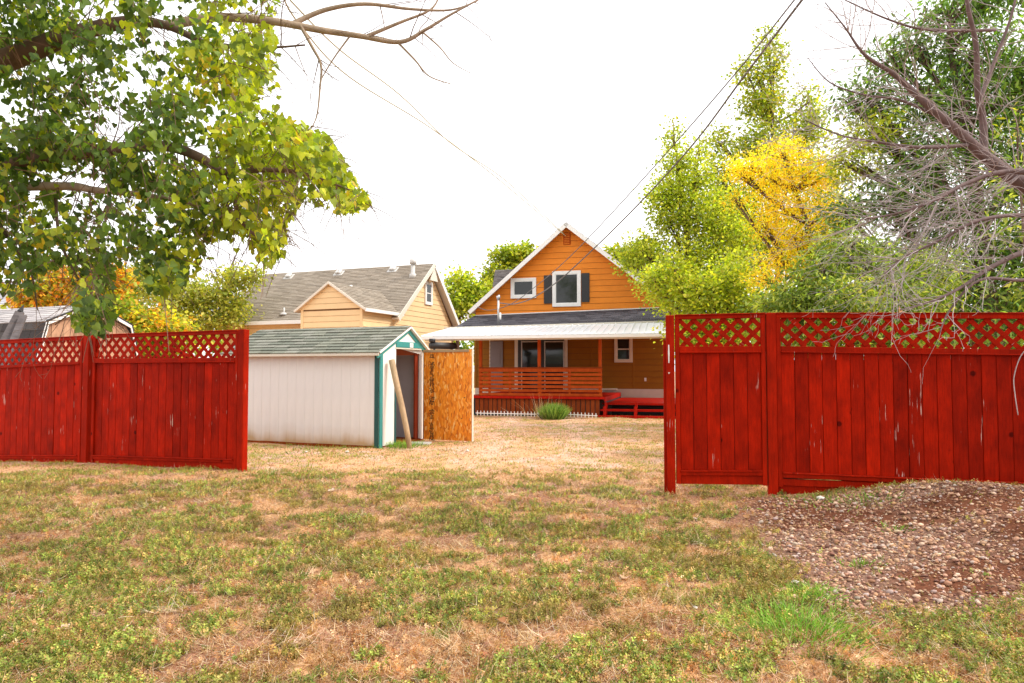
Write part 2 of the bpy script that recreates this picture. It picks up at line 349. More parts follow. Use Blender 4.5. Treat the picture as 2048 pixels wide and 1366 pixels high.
# ------------------------------------------------------------------ ground
MX, MY = 4.6, 6.7
def mound(x, y):
    e = (smooth(2.9, 4.3, x) * (1 - smooth(8, 11, x))) * (1 - smooth(.0, 1.5, np.abs(y - (7.2 - .19 * (x - 2))) - .05))
    h = .23 * e * (.75 + .5 * fbm(x * .9, y * .9, 31))
    b = np.exp(-((x - 4.15) ** 2 / .22 + (y - 5.35) ** 2 / .35)) * .20        # right-hand bank
    return h + b + .05 * smooth(1.6, 3.0, x) * (1 - smooth(7.2, 8.2, y)) * smooth(3.6, 5.0, y)
def gz(x, y):
    z = (fbm(x * .5, y * .5, 5) - .5) * .09 * smooth(2, 5, y) * (1 - smooth(60, 90, y)) + (fbm(x * 2.5, y * 2.5, 9) - .5) * .035 + (fbm(x * 9, y * 9, 19) - .5) * .018
    z = z - .12 * smooth(-6.5, -9, x) * smooth(6, 9, y)
    return z + mound(x, y) + (fbm(x * 13, y * 13, 23, 3) - .5) * .05 * smooth(1.6, 2.6, x) * smooth(3.8, 4.6, y) * (1 - smooth(7.6, 8.2, y))
def gravelmask(x, y):
    e = fbm(x * 1.3, y * 1.3, 41) * .9
    d = (x - 1.35 - .24 * (y - 4.2)) - e * .5
    return smooth(-.15, .35, d) * smooth(3.6, 4.2, y + (e - .45)) * (1 - smooth(7.4, 7.9, y + .19 * (x - 2)))
def greenmask(x, y):
    g = fbm(x * .8, y * 1.1, 61, 5); g2 = fbm(x * 2.6, y * 3.0, 71, 4)
    near = 1 - smooth(7.2, 9.8, y)
    g3 = fbm(x * 8.5, y * 9, 77, 3)
    v = (g - .5) * .8 + (g2 - .5) * 1.5 + (g3 - .5) * 1.7 + .07 * near - .03 * (1 - near) - .10 * np.exp(-((x - .2) ** 2) / 2.5) * smooth(4.5, 6.5, y)
    return smooth(-.14, .26, v)
def axis(segs):
    a = []
    for lo, hi, st in segs: a += list(np.arange(lo, hi, st))
    return np.array(a)
xs = axis([(-400, -60, 40), (-60, -12, 4), (-12, -8, .4), (-8, 8, .055), (8, 12, .4), (12, 60, 4), (60, 401, 40)])
ys = axis([(-40, 0, 5), (0, 2.6, .4), (2.6, 9.6, .05), (9.6, 22, .14), (22, 40, 1.5), (40, 601, 35)])
X, Y = np.meshgrid(xs, ys); Z = gz(X, Y)
gm, gr = greenmask(X, Y), gravelmask(X, Y)
straw = np.array([.60, .34, .18]); soil = np.array([.34, .17, .11]); weed_soil_shade = np.array([.11, .07, .035]); pink = np.array([.70, .46, .35])
dirt = np.array([.15, .055, .028]); gravelc = np.array([.24, .14, .10])
f1, f2 = fbm(X * 3.3, Y * 3.3, 81)[..., None], fbm(X * 7, Y * 7, 91)[..., None]
c = straw * (1 - smooth(.38, .6, f1)) + soil * smooth(.38, .6, f1)
far = smooth(7.5, 11, Y)[..., None]
c = c * (1 - far) + (straw * 1.12 * (1 - smooth(.45, .75, f1)) + pink * smooth(.45, .75, f1)) * far
# worn wheel tracks running to the house
tr = np.exp(-((X - 1.2 - .05 * (Y - 12)) ** 2) / .12) + np.exp(-((X + .35 - .05 * (Y - 12)) ** 2) / .12); tr = (tr * smooth(9, 12, Y) * .6)[..., None]
c = c * (1 - tr) + pink * 1.1 * tr
c = c * (1 - .75 * gm[..., None] * (1 - .75 * far)) + weed_soil_shade * (.7 + .6 * f2) * .75 * gm[..., None] * (1 - .75 * far)  # soil below weeds darker, with their self-shadow put into the colour
bank = np.clip(smooth(.40, .62, fbm(X * 1.1 + 3, Y * 1.1, 101)) + 1.2 * np.exp(-((X - 4.1) ** 2 / .3 + (Y - 5.3) ** 2 / .3)), 0, 1)[..., None]
gc = gravelc * (1 - bank) + dirt * bank
c = c * (1 - gr[..., None]) + gc * gr[..., None]
c = c * (.8 + .4 * f2)
nx, ny = len(xs), len(ys); idx = np.arange(nx * ny).reshape(ny, nx)
fc = np.stack([idx[:-1, :-1], idx[:-1, 1:], idx[1:, 1:], idx[1:, :-1]], -1).reshape(-1, 4)
gme = mesh_np('ground', np.stack([X, Y, Z], -1).reshape(-1, 3), fc, M['ground'], c.reshape(-1, 3), True)
ground = setp(obj('ground', gme), kind='structure')

def frames(n, axisdir, normal):
    """orthonormal frames (n,3,3) columns = side, axis, normal from arrays"""
    a = axisdir / np.linalg.norm(axisdir, axis=1, keepdims=True); s = np.cross(a, normal); s /= np.maximum(np.linalg.norm(s, axis=1, keepdims=True), 1e-6)
    return s, a, np.cross(s, a)
def scatter(tv, tf, pos, ax, nm, scl, col, name, m, vary=None, wid=None, grad=None):
    tv = np.asarray(tv, float); tf = np.asarray(tf); n = len(pos); s, a, b = frames(n, ax, nm); w = scl if wid is None else wid
    v = pos[:, None, :] + s[:, None, :] * (tv[None, :, 0:1] * w[:, None, None]) + a[:, None, :] * (tv[None, :, 1:2] * scl[:, None, None]) + b[:, None, :] * (tv[None, :, 2:3] * scl[:, None, None])
    f = (tf[None] + (np.arange(n) * len(tv))[:, None, None]).reshape(-1, tf.shape[1]); cc = np.repeat(col[:, None, :], len(tv), 1)
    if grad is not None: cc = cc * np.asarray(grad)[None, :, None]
    return mesh_np(name, v.reshape(-1, 3), f, m, cc.reshape(-1, 3))
BLADE = [(-.5, 0, 0), (.5, 0, 0), (-.35, .55, .06), (.35, .55, .06), (0, 1, .28)]; BF = [(0, 1, 3), (0, 3, 2), (2, 3, 4)]
def pick(pal, n):
    pal = np.array(pal); c = pal[RNG.integers(0, len(pal), n)]; return c * RNG.uniform(.75, 1.25, (n, 1)) * RNG.uniform(.94, 1.06, (n, 3))
def frustum(n, y0, y1, pw=1.0, marg=1.06):
    """points on the ground inside the view wedge, denser close by"""
    u = RNG.random(n) ** pw; y = y0 + (y1 - y0) * u; x = RNG.uniform(-1, 1, n) * (y * .732 * marg + .3); return x, y
GREENS = [(.27, .34, .05), (.38, .42, .08), (.34, .30, .07), (.42, .34, .10), (.50, .33, .12), (.15, .20, .06), (.58, .38, .18)]
BROWNS = [(.58, .33, .14), (.70, .47, .26), (.50, .24, .09), (.40, .17, .07), (.74, .56, .38)]
# sprigs of low weeds: short leafy blades in clumps
def grassfield(name, n, y0, y1, pw, hmin, hmax, w, pal, thr, seedlean=.9, inv=False, mode='clump'):
    x, y = frustum(n * 3, y0, y1, pw); g = greenmask(x, y) * (1 - gravelmask(x, y) * .985)
    if inv: g = (1 - greenmask(x, y) * .8) * (1 - gravelmask(x, y) * .97)
    g = g * (.35 + 1.1 * smooth(.35, .6, fbm(x * 7, y * 7, 111)))
    k = RNG.random(len(x)) < g * thr; x, y = x[k][:n], y[k][:n]; n = len(x)
    z = gz(x, y); ax = np.stack([RNG.normal(0, seedlean, n), RNG.normal(0, seedlean, n), np.ones(n)], 1); nm = RNG.normal(0, 1, (n, 3))
    h = RNG.uniform(hmin, hmax, n) * (.6 + .8 * fbm(x * 5, y * 5, 121)); ww = np.full(n, w) * RNG.uniform(.7, 1.4, n)
    pos = np.stack([x, y, z - .003], 1)
    if mode == 'lift': pos[:, 2] += RNG.random(n) * .03
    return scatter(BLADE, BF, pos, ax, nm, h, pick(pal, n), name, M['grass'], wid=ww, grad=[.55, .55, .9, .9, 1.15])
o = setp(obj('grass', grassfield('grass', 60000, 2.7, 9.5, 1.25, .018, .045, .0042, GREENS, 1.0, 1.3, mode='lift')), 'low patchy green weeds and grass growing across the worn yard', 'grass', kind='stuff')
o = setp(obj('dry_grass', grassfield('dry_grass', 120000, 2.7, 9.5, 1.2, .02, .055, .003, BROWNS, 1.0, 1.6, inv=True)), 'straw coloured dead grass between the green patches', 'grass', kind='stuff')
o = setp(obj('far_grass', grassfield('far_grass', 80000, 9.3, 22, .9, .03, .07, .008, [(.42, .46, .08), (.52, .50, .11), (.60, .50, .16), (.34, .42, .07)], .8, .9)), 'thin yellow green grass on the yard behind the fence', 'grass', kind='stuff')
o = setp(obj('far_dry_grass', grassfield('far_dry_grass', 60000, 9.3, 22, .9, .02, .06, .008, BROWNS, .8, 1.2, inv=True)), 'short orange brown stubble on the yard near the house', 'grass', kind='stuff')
# leafy sprigs of the creeping weed: a short stem with small leaves
SPV, SPF = [], []
for k in range(9):
    a_ = k * 2.4; h_ = .10 + .90 * k / 8; c1, s1 = math.cos(a_), math.sin(a_); l_ = .34 * (1.15 - .5 * k / 8); w_ = .11; b_ = len(SPV)
    SPV += [(0, h_, 0), (c1 * l_ * .5 - s1 * w_, h_ + .10, s1 * l_ * .5 + c1 * w_), (c1 * l_, h_ + .13, s1 * l_), (c1 * l_ * .5 + s1 * w_, h_ + .10, s1 * l_ * .5 - c1 * w_)]; SPF += [(b_, b_ + 1, b_ + 2), (b_, b_ + 2, b_ + 3)]
def sprigs(name, n, y0, y1, hmin, hmax, pal, thr, pw=1.25, dry=False):
    x, y = frustum(n * 3, y0, y1, pw); g = (smooth(.1, .8, greenmask(x, y)) if not dry else .25 + .75 * smooth(.45, .6, fbm(x * 3.5, y * 3.5, 151))) * (1 - gravelmask(x, y) * .985) * (.25 + .75 * smooth(.38, .52, fbm(x * 9, y * 9, 161))); k = RNG.random(len(x)) < g * thr; x, y = x[k][:n], y[k][:n]; n = len(x)
    ax = np.stack([RNG.normal(0, .8, n), RNG.normal(0, .8, n), np.ones(n)], 1); tone = (.35 + 1.3 * fbm(x * 6, y * 6, 131))[:, None] * RNG.uniform(.6, 1.35, (n, 1)); sp_ = fbm(x * 1.7 + 9, y * 1.7, 141)[:, None]
    col = pick(pal, n) * tone; col = col * (1 - smooth(.55, .7, sp_) * .6) + np.array([.40, .26, .08]) * smooth(.55, .7, sp_) * .6 * tone
    h = RNG.uniform(hmin, hmax, n); return scatter(SPV, SPF, np.stack([x, y, gz(x, y) - .002], 1), ax, RNG.normal(0, 1, (n, 3)), h, col, name, M['grass'], wid=h)
SPG = [(.25, .34, .06), (.36, .43, .09), (.17, .25, .05), (.44, .46, .10), (.32, .34, .07), (.52, .42, .13), (.58, .36, .14)]
setp(obj('weed_mat', sprigs('weed_mat', 64000, 2.7, 9.8, .022, .058, SPG, 1.0)), 'low leafy green weeds creeping in patches over the yard in front of the fences', 'weeds', kind='stuff')
setp(obj('dead_weeds', sprigs('dead_weeds', 24000, 2.7, 9.8, .018, .05, [(.58, .32, .14), (.50, .24, .09), (.66, .42, .22), (.38, .17, .08), (.70, .50, .32)], .9, dry=True)), 'brown dead weed sprigs among the green patches', 'weeds', kind='stuff')
# flat straw litter
n = 60000; x, y = frustum(n, 2.7, 10, 1.15); g = RNG.random(n) > .65 * greenmask(x, y); x, y = x[g], y[g]; n = len(x)
ax = np.stack([RNG.normal(0, 1, n), RNG.normal(0, 1, n), RNG.normal(.05, .18, n)], 1); nm = np.stack([RNG.normal(0, .3, n), RNG.normal(0, .3, n), np.ones(n)], 1)
k = gravelmask(x, y); keep = RNG.random(n) > k * .93; x, y, ax, nm = x[keep], y[keep], ax[keep], nm[keep]; n = len(x)
me = scatter(BLADE, BF, np.stack([x, y, gz(x, y) + RNG.random(n) * .018 + .002], 1), ax, nm, RNG.uniform(.02, .10, n), pick(BROWNS[:2] + BROWNS[4:] + [(.72, .58, .42)], n), 'straw_litter', M['grass'], wid=RNG.uniform(.0015, .004, n))
setp(obj('straw_litter', me), 'loose pale straw and stems lying flat on the ground', 'straw', kind='stuff')

cx, cy = frustum(520, 2.8, 9.6, 1.2); kk = gravelmask(cx, cy) < .4; cx, cy = cx[kk], cy[kk]; per = RNG.integers(14, 46, len(cx)); ii = np.repeat(np.arange(len(cx)), per); n = len(ii)
x = cx[ii] + RNG.normal(0, .05, n); y = cy[ii] + RNG.normal(0, .05, n); lean = RNG.normal(0, .9, (len(cx), 2))[ii]; ax = np.stack([lean[:, 0] + RNG.normal(0, .5, n), lean[:, 1] + RNG.normal(0, .5, n), np.full(n, .38)], 1)
me = scatter(BLADE, BF, np.stack([x, y, gz(x, y)], 1), ax, RNG.normal(0, 1, (n, 3)), RNG.uniform(.05, .15, n), pick([(.76, .56, .38), (.66, .42, .22), (.80, .66, .50), (.48, .28, .14)], len(cx))[ii] * RNG.uniform(.8, 1.2, (n, 1)), 'straw_tufts', M['grass'], wid=RNG.uniform(.0018, .0036, n))
setp(obj('straw_tufts', me), 'pale tufts of long dead straw flattened on the yard', 'straw', kind='stuff')
n = 1500; x, y = frustum(n, 2.8, 9.6, 1.2); ax = np.stack([RNG.normal(0, 1, n), RNG.normal(0, 1, n), RNG.normal(.05, .1, n)], 1)
me = scatter(BLADE, BF, np.stack([x, y, gz(x, y) + .012], 1), ax, np.tile([0, 0, 1.], (n, 1)), RNG.uniform(.03, .14, n), pick([(.14, .07, .04), (.22, .12, .07), (.09, .05, .03)], n), 'twig_litter', M['grass'], wid=RNG.uniform(.003, .007, n))
setp(obj('twig_litter', me), 'broken brown twigs scattered over the yard', 'twigs', kind='stuff')
# ------------------------------------------------------------------ gravel
ico = bmesh.new(); bmesh.ops.create_icosphere(ico, subdivisions=1, radius=.5); ICOV = [tuple(v.co) for v in ico.verts]; ICOF = [tuple(v.index for v in f.verts) for f in ico.faces]; ico.free()
STONES = [(.52, .30, .19), (.43, .24, .155), (.64, .45, .32), (.34, .17, .10), (.26, .12, .08), (.50, .29, .15), (.50, .38, .32), (.21, .10, .07)]
def stones(x, y, size, emb=.15):
    n = len(x); ax = np.stack([RNG.normal(0, 1, n), RNG.normal(0, 1, n), RNG.normal(0, .3, n)], 1); nm = np.stack([RNG.normal(0, .4, n), RNG.normal(0, .4, n), np.ones(n)], 1)
    pos = np.stack([x, y, gz(x, y) + size * emb], 1); s, a, b = frames(n, ax, nm); tv = np.array(ICOV)
    jit = RNG.uniform(.85, 1.15, (n, len(tv), 1)); t = tv[None] * jit; e = np.stack([size * RNG.uniform(.6, .9, n), size, size * RNG.uniform(.4, .65, n)], 1)
    v = pos[:, None] + s[:, None] * t[..., 0:1] * e[:, None, 0:1] + a[:, None] * t[..., 1:2] * e[:, None, 1:2] + b[:, None] * t[..., 2:3] * e[:, None, 2:3]
    return v
n = 84000; x = RNG.uniform(1.2, 6.4, n); y = RNG.uniform(3.6, 7.9, n); g = gravelmask(x, y) * (.42 + .58 * (1 - smooth(.40, .64, fbm(x * 1.1 + 3, y * 1.1, 101)))) * (1 - .8 * np.exp(-((x - 4.1) ** 2 / .3 + (y - 5.3) ** 2 / .3))); inside = x < y * .76 + .5
k = (RNG.random(n) < g * .62) & inside; x, y = x[k], y[k]; n = len(x); size = np.clip(RNG.lognormal(math.log(.0185), .48, n), .008, .055)
v = stones(x, y, size); cc = pick(STONES, n); f = (np.array(ICOF)[None] + (np.arange(n) * len(ICOV))[:, None, None]).reshape(-1, 3)
gravel = setp(obj('gravel', mesh_np('gravel', v.reshape(-1, 3), f, M['stone'], np.repeat(cc, len(ICOV), 0), True)), 'rounded pinkish tan gravel spread over the dirt mound by the right fence', 'gravel', kind='stuff')
# larger stones lying on the heap, one object each
smesh = []
for kk in range(8):
    t = np.array(ICOV) * RNG.uniform(.86, 1.14, (len(ICOV), 1)); smesh.append(mesh_np('pebble', t, np.array(ICOF), M['stone'], np.array(STONES[kk]), True))
cnt = 0
while cnt < 240:
    x, y = random.uniform(1.7, 5.9), random.uniform(4.2, 7.4)
    if x > y * .74 or random.random() > float(gravelmask(np.array([x]), np.array([y]))[0]): continue
    s = random.uniform(.026, .055); o = obj('pebble', smesh[cnt % 8], gravel, (x, y, float(gz(np.array([x]), np.array([y]))[0]) + s * .12), (random.uniform(-.3, .3), random.uniform(-.3, .3), random.uniform(0, 6.3))); o.scale = (s, s * random.uniform(.6, .9), s * random.uniform(.4, .65)); cnt += 1
def gpt(x, y): return float(gz(np.array([float(x)]), np.array([float(y)]))[0])
def gpix(px, py):
    r = ray(px, py); t = EYE / -r.z; p = Vector((0, 0, EYE)) + r * t
    for _ in range(6): zz = gpt(p.x, p.y); t = (EYE - zz) / -r.z; p = Vector((0, 0, EYE)) + r * t
    return p

# ------------------------------------------------------------------ fences
def lattice(parent, x0, x1, zt, zb, yf):
    """diagonal strips clipped to the opening between the slanted rails; zt, zb functions of x"""
    per = .160; w = .049
    H = max(zt(x0) - zb(x0), zt(x1) - zb(x1)) + .05
    for sgn, yy in ((-1, yf), (1, yf + .009)):
        s = x0 - H + (.05 if sgn > 0 else .0)
        while s < x1 + H:
            zc = zb((x0 + x1) / 2); pts = []
            for i in range(121):
                x = s + sgn * (i / 120) * H if sgn > 0 else s + H - (i / 120) * H + 0
                z = zc - .02 + (i / 120) * H
                if x0 <= x <= x1 and zb(x) <= z <= zt(x): pts.append((x, z))
            if len(pts) > 6:
                beam('lattice_strip', (pts[0][0], yy, pts[0][1]), (pts[-1][0], yy, pts[-1][1]), w, .008, M['redframe'], parent, (0, -1, 0), .001, ext=.012)
            s += per
def fpanel(F, parent, x0, x1, rows, board, gate=False, back=.0):
    """rows: dict of line name -> ((px0,py0),(px1,py1)) measured along the panel's face"""
    fn = {}
    for k, (a, b) in rows.items():
        xa, za = F.onY(*a); xb, zb = F.onY(*b); fn[k] = (lambda x, xa=xa, za=za, xb=xb, zb=zb: za + (zb - za) * (x - xa) / (xb - xa))
    def rail(nm, t, b, y0, y1, xa=x0, xb=x1, e=0):
        m_ = lambda x: (fn[t](x) + fn[b](x)) / 2; beam(nm, (xa, (y0 + y1) / 2, m_(xa)), (xb, (y0 + y1) / 2, m_(xb)), fn[t]((xa + xb) / 2) - fn[b]((xa + xb) / 2), abs(y1 - y0), M['redframe'], parent, bev=.004, ext=e)
    sw = .05
    rail('top_rail', 'top', 'lt', -.035, .035)
    beam('cap_rail', (x0, 0, fn['top'](x0) + .006), (x1, 0, fn['top'](x1) + .006), .012, .10, M['redframe'], parent)
    rail('middle_rail', 'lb', 'mid', -.036, .034, x0 + sw, x1 - sw); 
    beam('rail_lip', (x0 + sw, -.044, fn['mid'](x0 + sw) + .012), (x1 - sw, -.044, fn['mid'](x1 - sw) + .012), .014, .016, M['redframe'], parent)
    rail('bottom_rail', 'bt', 'bb', -.036, .034, x0 + sw, x1 - sw)
    beam('rail_lip', (x0 + sw, -.044, fn['bt'](x0 + sw) - .008), (x1 - sw, -.044, fn['bt'](x1 - sw) - .008), .014, .016, M['redframe'], parent)
    rail('kick_board', 'bb', 'kb', -.012, .012, x0 + .01, x1 - .01)
    for xx in (x0 + sw / 2, x1 - sw / 2):
        zt, zb = fn['lt'](xx), fn['kb'](xx); box('stile', xx - sw / 2, xx + sw / 2, -.033, .033, zb, zt, M['redframe'], parent)
    x = x0 + sw; n = round((x1 - x0 - 2 * sw) / board); bw = (x1 - x0 - 2 * sw) / n
    for i in range(n):
        xc = x + bw * (i + .5); zt, zb = fn['mid'](xc) + .01, fn['bt'](xc) + .0
        o = box('fence_board', xc - bw / 2 + .0022, xc + bw / 2 - .0022, -.009 + random.uniform(-.003, .003), .010, zb, zt, M['red'], parent, .003); o.rotation_euler = (0, random.uniform(-.0008, .0008), random.uniform(-.012, .012))
    box('gap_shade_sheet', x0 + sw, x1 - sw, .016, .022, min(fn['bt'](x0), fn['bt'](x1)), min(fn['mid'](x0), fn['mid'](x1)), M['dark'], parent, 0)  # black sheet painting the shade seen in the gaps between boards
    lattice(parent, x0 + sw, x1 - sw, fn['lt'], fn['lb'], -.004)
    return fn
def post(F, parent, x, z0, z1, w=.092, name='post', y=0, d=None):
    d = d or w; return box(name, x - w / 2, x + w / 2, y - d / 2, y + d / 2, z0, z1, M['redframe'], parent, .006)
# right fence
FR = Frame(1341, 985, 8.0, -10.7)
rf = empty('fence', FR.o, FR.yaw, label='red board fence with lattice top on the right, running behind the gravel mound', cat='fence', group='red board and lattice fences')
def fx(F, px, py=800): return F.onY(px, py)[0]
gate = empty('gate', FR.o, FR.yaw, label='narrow red gate panel with lattice top between two posts', cat='gate')
post(FR, rf, fx(FR, 1341), -.08, FR.onY(1341, 631)[1], .093)
s = beam('latch_board', (fx(FR, 1330) + .0, .04, -.05), (fx(FR, 1330), .04, FR.onY(1330, 680)[1]), .03, .05, M['redframe'], rf, (0, 1, 0))
mb = MB(); xl = fx(FR, 1338); za, zb = FR.onY(1338, 690)[1], FR.onY(1338, 726)[1]; mb.tube([(xl, -.06, za), (xl, -.062, (za + zb) / 2), (xl, -.06, zb)], [.006, .009, .006], 8); zc = FR.onY(1338, 748)[1]; mb.tube([(xl, -.06, zc + .02), (xl, -.06, zc)], [.012, .004], 6)
mb.build('gate_latch', M['white'], rf)
GP = fpanel(FR, gate, fx(FR, 1351), fx(FR, 1532), dict(top=((1351, 632), (1532, 628)), lt=((1351, 639), (1532, 635.5)), lb=((1351, 693), (1532, 692)), mid=((1351, 707), (1532, 706)), bt=((1351, 940), (1532, 940)), bb=((1351, 950), (1532, 951)), kb=((1351, 967), (1532, 970))), .142)
post(FR, rf, fx(FR, 1543), -.12, FR.onY(1543, 626)[1], .10)
x1 = fx(FR, 1553) + 5.2
RP = fpanel(FR, rf, fx(FR, 1553), fx(FR, 1553) + 4.4, dict(top=((1553, 628), (2048, 628)), lt=((1553, 635), (2048, 638)), lb=((1553, 691), (2048, 699)), mid=((1553, 706), (2048, 712)), bt=((1553, 943), (2048, 964)), bb=((1553, 954), (2048, 976)), kb=((1553, 973), (2048, 990))), .142)
post(FR, rf, fx(FR, 1553) + 4.46, -.1, FR.onY(1543, 626)[1], .10)
a = FR.onY(1556, 981); b = FR.onY(1735, 981); beam('kick_board', (a[0], .02, a[1]), (b[0] + .3, .02, b[1] + .10), .11, .02, M['redframe'], rf)
# left fence
FL = Frame(486, 943, 9.66, -20.5)
lf = empty('fence', FL.o, FL.yaw, label='red board fence with lattice top on the left, shaded by the cottonwood', cat='fence', group='red board and lattice fences')
post(FL, lf, fx(FL, 485.5), -.06, FL.onY(485, 659)[1], .105)
LA = fpanel(FL, lf, fx(FL, 187), fx(FL, 477.5), dict(top=((187, 671), (477, 661.5)), lt=((187, 677), (477, 668)), lb=((187, 716), (477, 716)), mid=((187, 727), (477, 725)), bt=((187, 909.5), (470, 917.6)), bb=((187, 917), (470, 925.6)), kb=((187, 928), (470, 940))), .142)
post(FL, lf, fx(FL, 176), -.06, FL.onY(176, 669)[1], .12)
LB = fpanel(FL, lf, fx(FL, 166) - 2.75, fx(FL, 166), dict(top=((0, 681.8), (165, 673.4)), lt=((0, 688), (165, 680)), lb=((0, 731), (165, 723)), mid=((0, 737), (165, 729)), bt=((0, 909.5), (165, 909.5)), bb=((0, 917), (165, 917)), kb=((0, 932), (165, 934))), .142)
post(FL, lf, fx(FL, 166) - 2.81, -.2, FL.onY(10, 679)[1], .11)
a, b = FL.onY(332, 690), FL.onY(384, 713); beam('lattice_strip', (a[0], -.03, a[1]), (b[0], -.022, b[1]), .045, .01, M['redframe'], lf)

# ------------------------------------------------------------------ white shed
S = Frame(757, 895, 12.6, -21.7)
SW, SL, SH = 1.63, 3.45, 1.70; RZ = 2.20
sh = empty('garden_shed', S.o, S.yaw, label='small white garden shed with green shingles and teal trim, door wide open', cat='shed')
# grooved siding panels on the long wall: each strip a part
n = 17; pw = SL / n
for i in range(n):
    xc = -SL + pw * (i + .5); box('wall_panel', xc - pw / 2 + .0004, xc + pw / 2 - .0004, 0, .02, .03, SH, M['shedwall'], sh, .004)
mb = MB(); mb.box(-SL, 0, .021, .035, .03, SH); mb.box(-SL, -SL + .03, .036, SW, .03, SH); mb.box(-SL, .0, SW, SW + .03, .03, SH); mb.build('inner_wall', M['interior'], sh)
mb = MB(); mb.box(-SL, .02, .0, SW, -.06, .04); mb.build('floor', M['skirt'], sh)
fm = M['white']
mb = MB()       # front gable wall with door opening y .53 .. 1.52
D0, D1, DZ = .53, 1.50, 1.82
for pts in ([(0, .03), (D0, .03), (D0, DZ), (0, SH)], [(D1, .03), (SW, .03), (SW, SH), (D1, DZ)], [(0, SH), (D0, DZ), (D1, DZ), (SW, SH), (SW / 2 + .15, RZ - .03)]):
    mb.prism([(0, a, b) for a, b in pts], (.03, 0, 0))
mb.build('front_wall', fm, sh)
box('corner_trim', -.085, .0, -.022, -.002, -.02, SH - .01, M['darkteal'], sh); box('corner_trim', .002, .052, -.02, .07, -.0, SH + .03, M['teal'], sh).scale = (.6, 1, 1)
box('door_trim', .031, .045, D0 - .055, D0, .04, 1.12, M['darkteal'], sh)
box('door_header', .031, .050, D0 - .01, D1 + .06, DZ + .005, DZ + .115, M['teal'], sh)
box('door_header_lip', .031, .042, D0 - .03, D1 + .04, DZ - .025, DZ + .003, M['cream'], sh)
box('name_plate', .051, .056, 1.0, 1.13, DZ + .012, DZ + .10, M['white'], sh)
mb = MB()
for k in range(3): mb.box(.0565, .0575, 1.03 + k * .026, 1.047 + k * .026, DZ + .06, DZ + .072)
mb.build('plate_print', M['shade_grey'], sh)
box('door_jamb', -.04, .028, D1 + .012, D1 + .05, .04, DZ, M['white'], sh)
box('inner_stud', -.09, -.05, D1 - .10, D1 + .01, .04, DZ - .01, M['redbrown'], sh)
mid = SW / 2 + .15
for nm, (ya, za), (yb, zb) in (('rake_board', (-.14, SH - .055), (mid, RZ - .04)), ('rake_board', (SW + .22, SH - .05), (mid, RZ - .04))):
    beam(nm, (.04, ya, za), (.04, yb, zb), .085, .024, M['teal'], sh, (1, 0, 0))
    beam('drip_edge', (.075, ya + (.0), za + .062), (.075, yb, zb + .062), .034, .07, M['white'], sh, (1, 0, 0))
rl = Vector((-SL - .1, -.16, SH - .015)); rr = Vector((.10, -.16, SH - .015)); pr = Vector((.10, mid, RZ + .03)); pl = Vector((-SL - .1, mid, RZ + .03))
mb = MB(); mb.prism([rl, rr, pr, pl], (0, 0, .018)); mb.prism([(-SL - .1, SW + .24, SH - .015), (.10, SW + .24, SH - .015), pr + Vector((0, .002, 0)), pl + Vector((0, .002, 0))], (0, 0, .018)); mb.build('roof_deck', M['skirt'], sh)
GS = [(.20, .205, .165), (.225, .23, .185), (.175, .185, .15), (.25, .25, .21)]
shingles(rl + Vector((0, -.01, .02)), rr + Vector((0, -.01, .02)), pr + Vector((0, 0, .02)), pl + Vector((0, 0, .02)), 9, .30, GS, (0, -.45, 1), sh, singles=True, lift=.020)
shingles((.10, SW + .25, SH + .005), (-SL - .1, SW + .25, SH + .005), pl + Vector((0, 0, .02)), pr + Vector((0, 0, .02)), 9, .32, GS, (0, .45, 1), sh, 'rear_shingles')
box('eave_trim', -SL - .1, .10, -.172, -.158, SH - .045, SH + .002, M['cream'], sh)
# door, folded open toward the yard
a = Vector(sh.matrix_world @ Vector((0, 0, 0))) if False else None
pA, pB = S.world((.06, D1 + .03, 0)), P(944, 884, 13.5); pB.z = 0; dv = pB - pA; dl = dv.length; ang = math.atan2(dv.y, dv.x)
la = S.loc(pA); door = box('door', 0, dl, 0, .022, .03, 1.80, M['osb'], sh, .002); door.location = la + Matrix.Rotation(ang - S.yaw, 3, 'Z') @ Vector((dl / 2, .011, .915)); door.rotation_euler = (0, 0, ang - S.yaw)
hz = .885
for (x0, x1, z0, z1, m_) in ((dl / 2 - .055, dl / 2, -hz, hz, 'osb'), (-dl / 2, dl / 2 - .058, hz - .05, hz, 'poleraw')):
    box('door_batten', x0, x1, -.034, -.0115, z0, z1, M[m_], door, .002)
box('door_edge_trim', dl / 2 + .002, dl / 2 + .016, -.03, .02, -hz, hz, M['cream'], door, .002)
mb = MB()
mb.box(-dl / 2 - .002, -dl / 2 + .012, -.016, -.0115, -hz, hz); mb.build('door_seal', M['black'], door)
random.seed(3); mb = MB(); zz = .80
for blk, ln in enumerate((.08, .62, .16, .18, .44)):
    zend = zz - ln
    while zz > zend:
        h = random.uniform(.010, .022); w = random.uniform(.10, .13) if random.random() < .35 else random.uniform(.06, .10); xk = -dl / 2 + .20
        for q in range(random.choice((2, 3, 3))):
            sx = xk - w / 2 + random.uniform(0, w * .7); mb.box(sx, sx + random.uniform(.018, .045), -.0125, -.0114, zz - h, zz)
        if random.random() < .4: mb.box(xk - w / 2, xk + w / 2, -.0127, -.0114, zz - .008, zz)
        for q in (0, 1):
            if random.random() < .6: sx = xk + (-w / 2 if q else w / 2 - .012); mb.box(sx, sx + .012, -.0126, -.0114, zz - .03, zz)
        zz -= h + random.uniform(.006, .012)
    zz -= .07
mb.build('stamp_print', M['print'], door)
mb = MB(); mb.box(dl / 2 - .18, dl / 2 - .155, -.0124, -.0114, -.06, -.04); mb.box(dl / 2 - .25, dl / 2 - .22, -.0124, -.0114, -.46, -.45); mb.build('knot_hole', M['dark'], door)
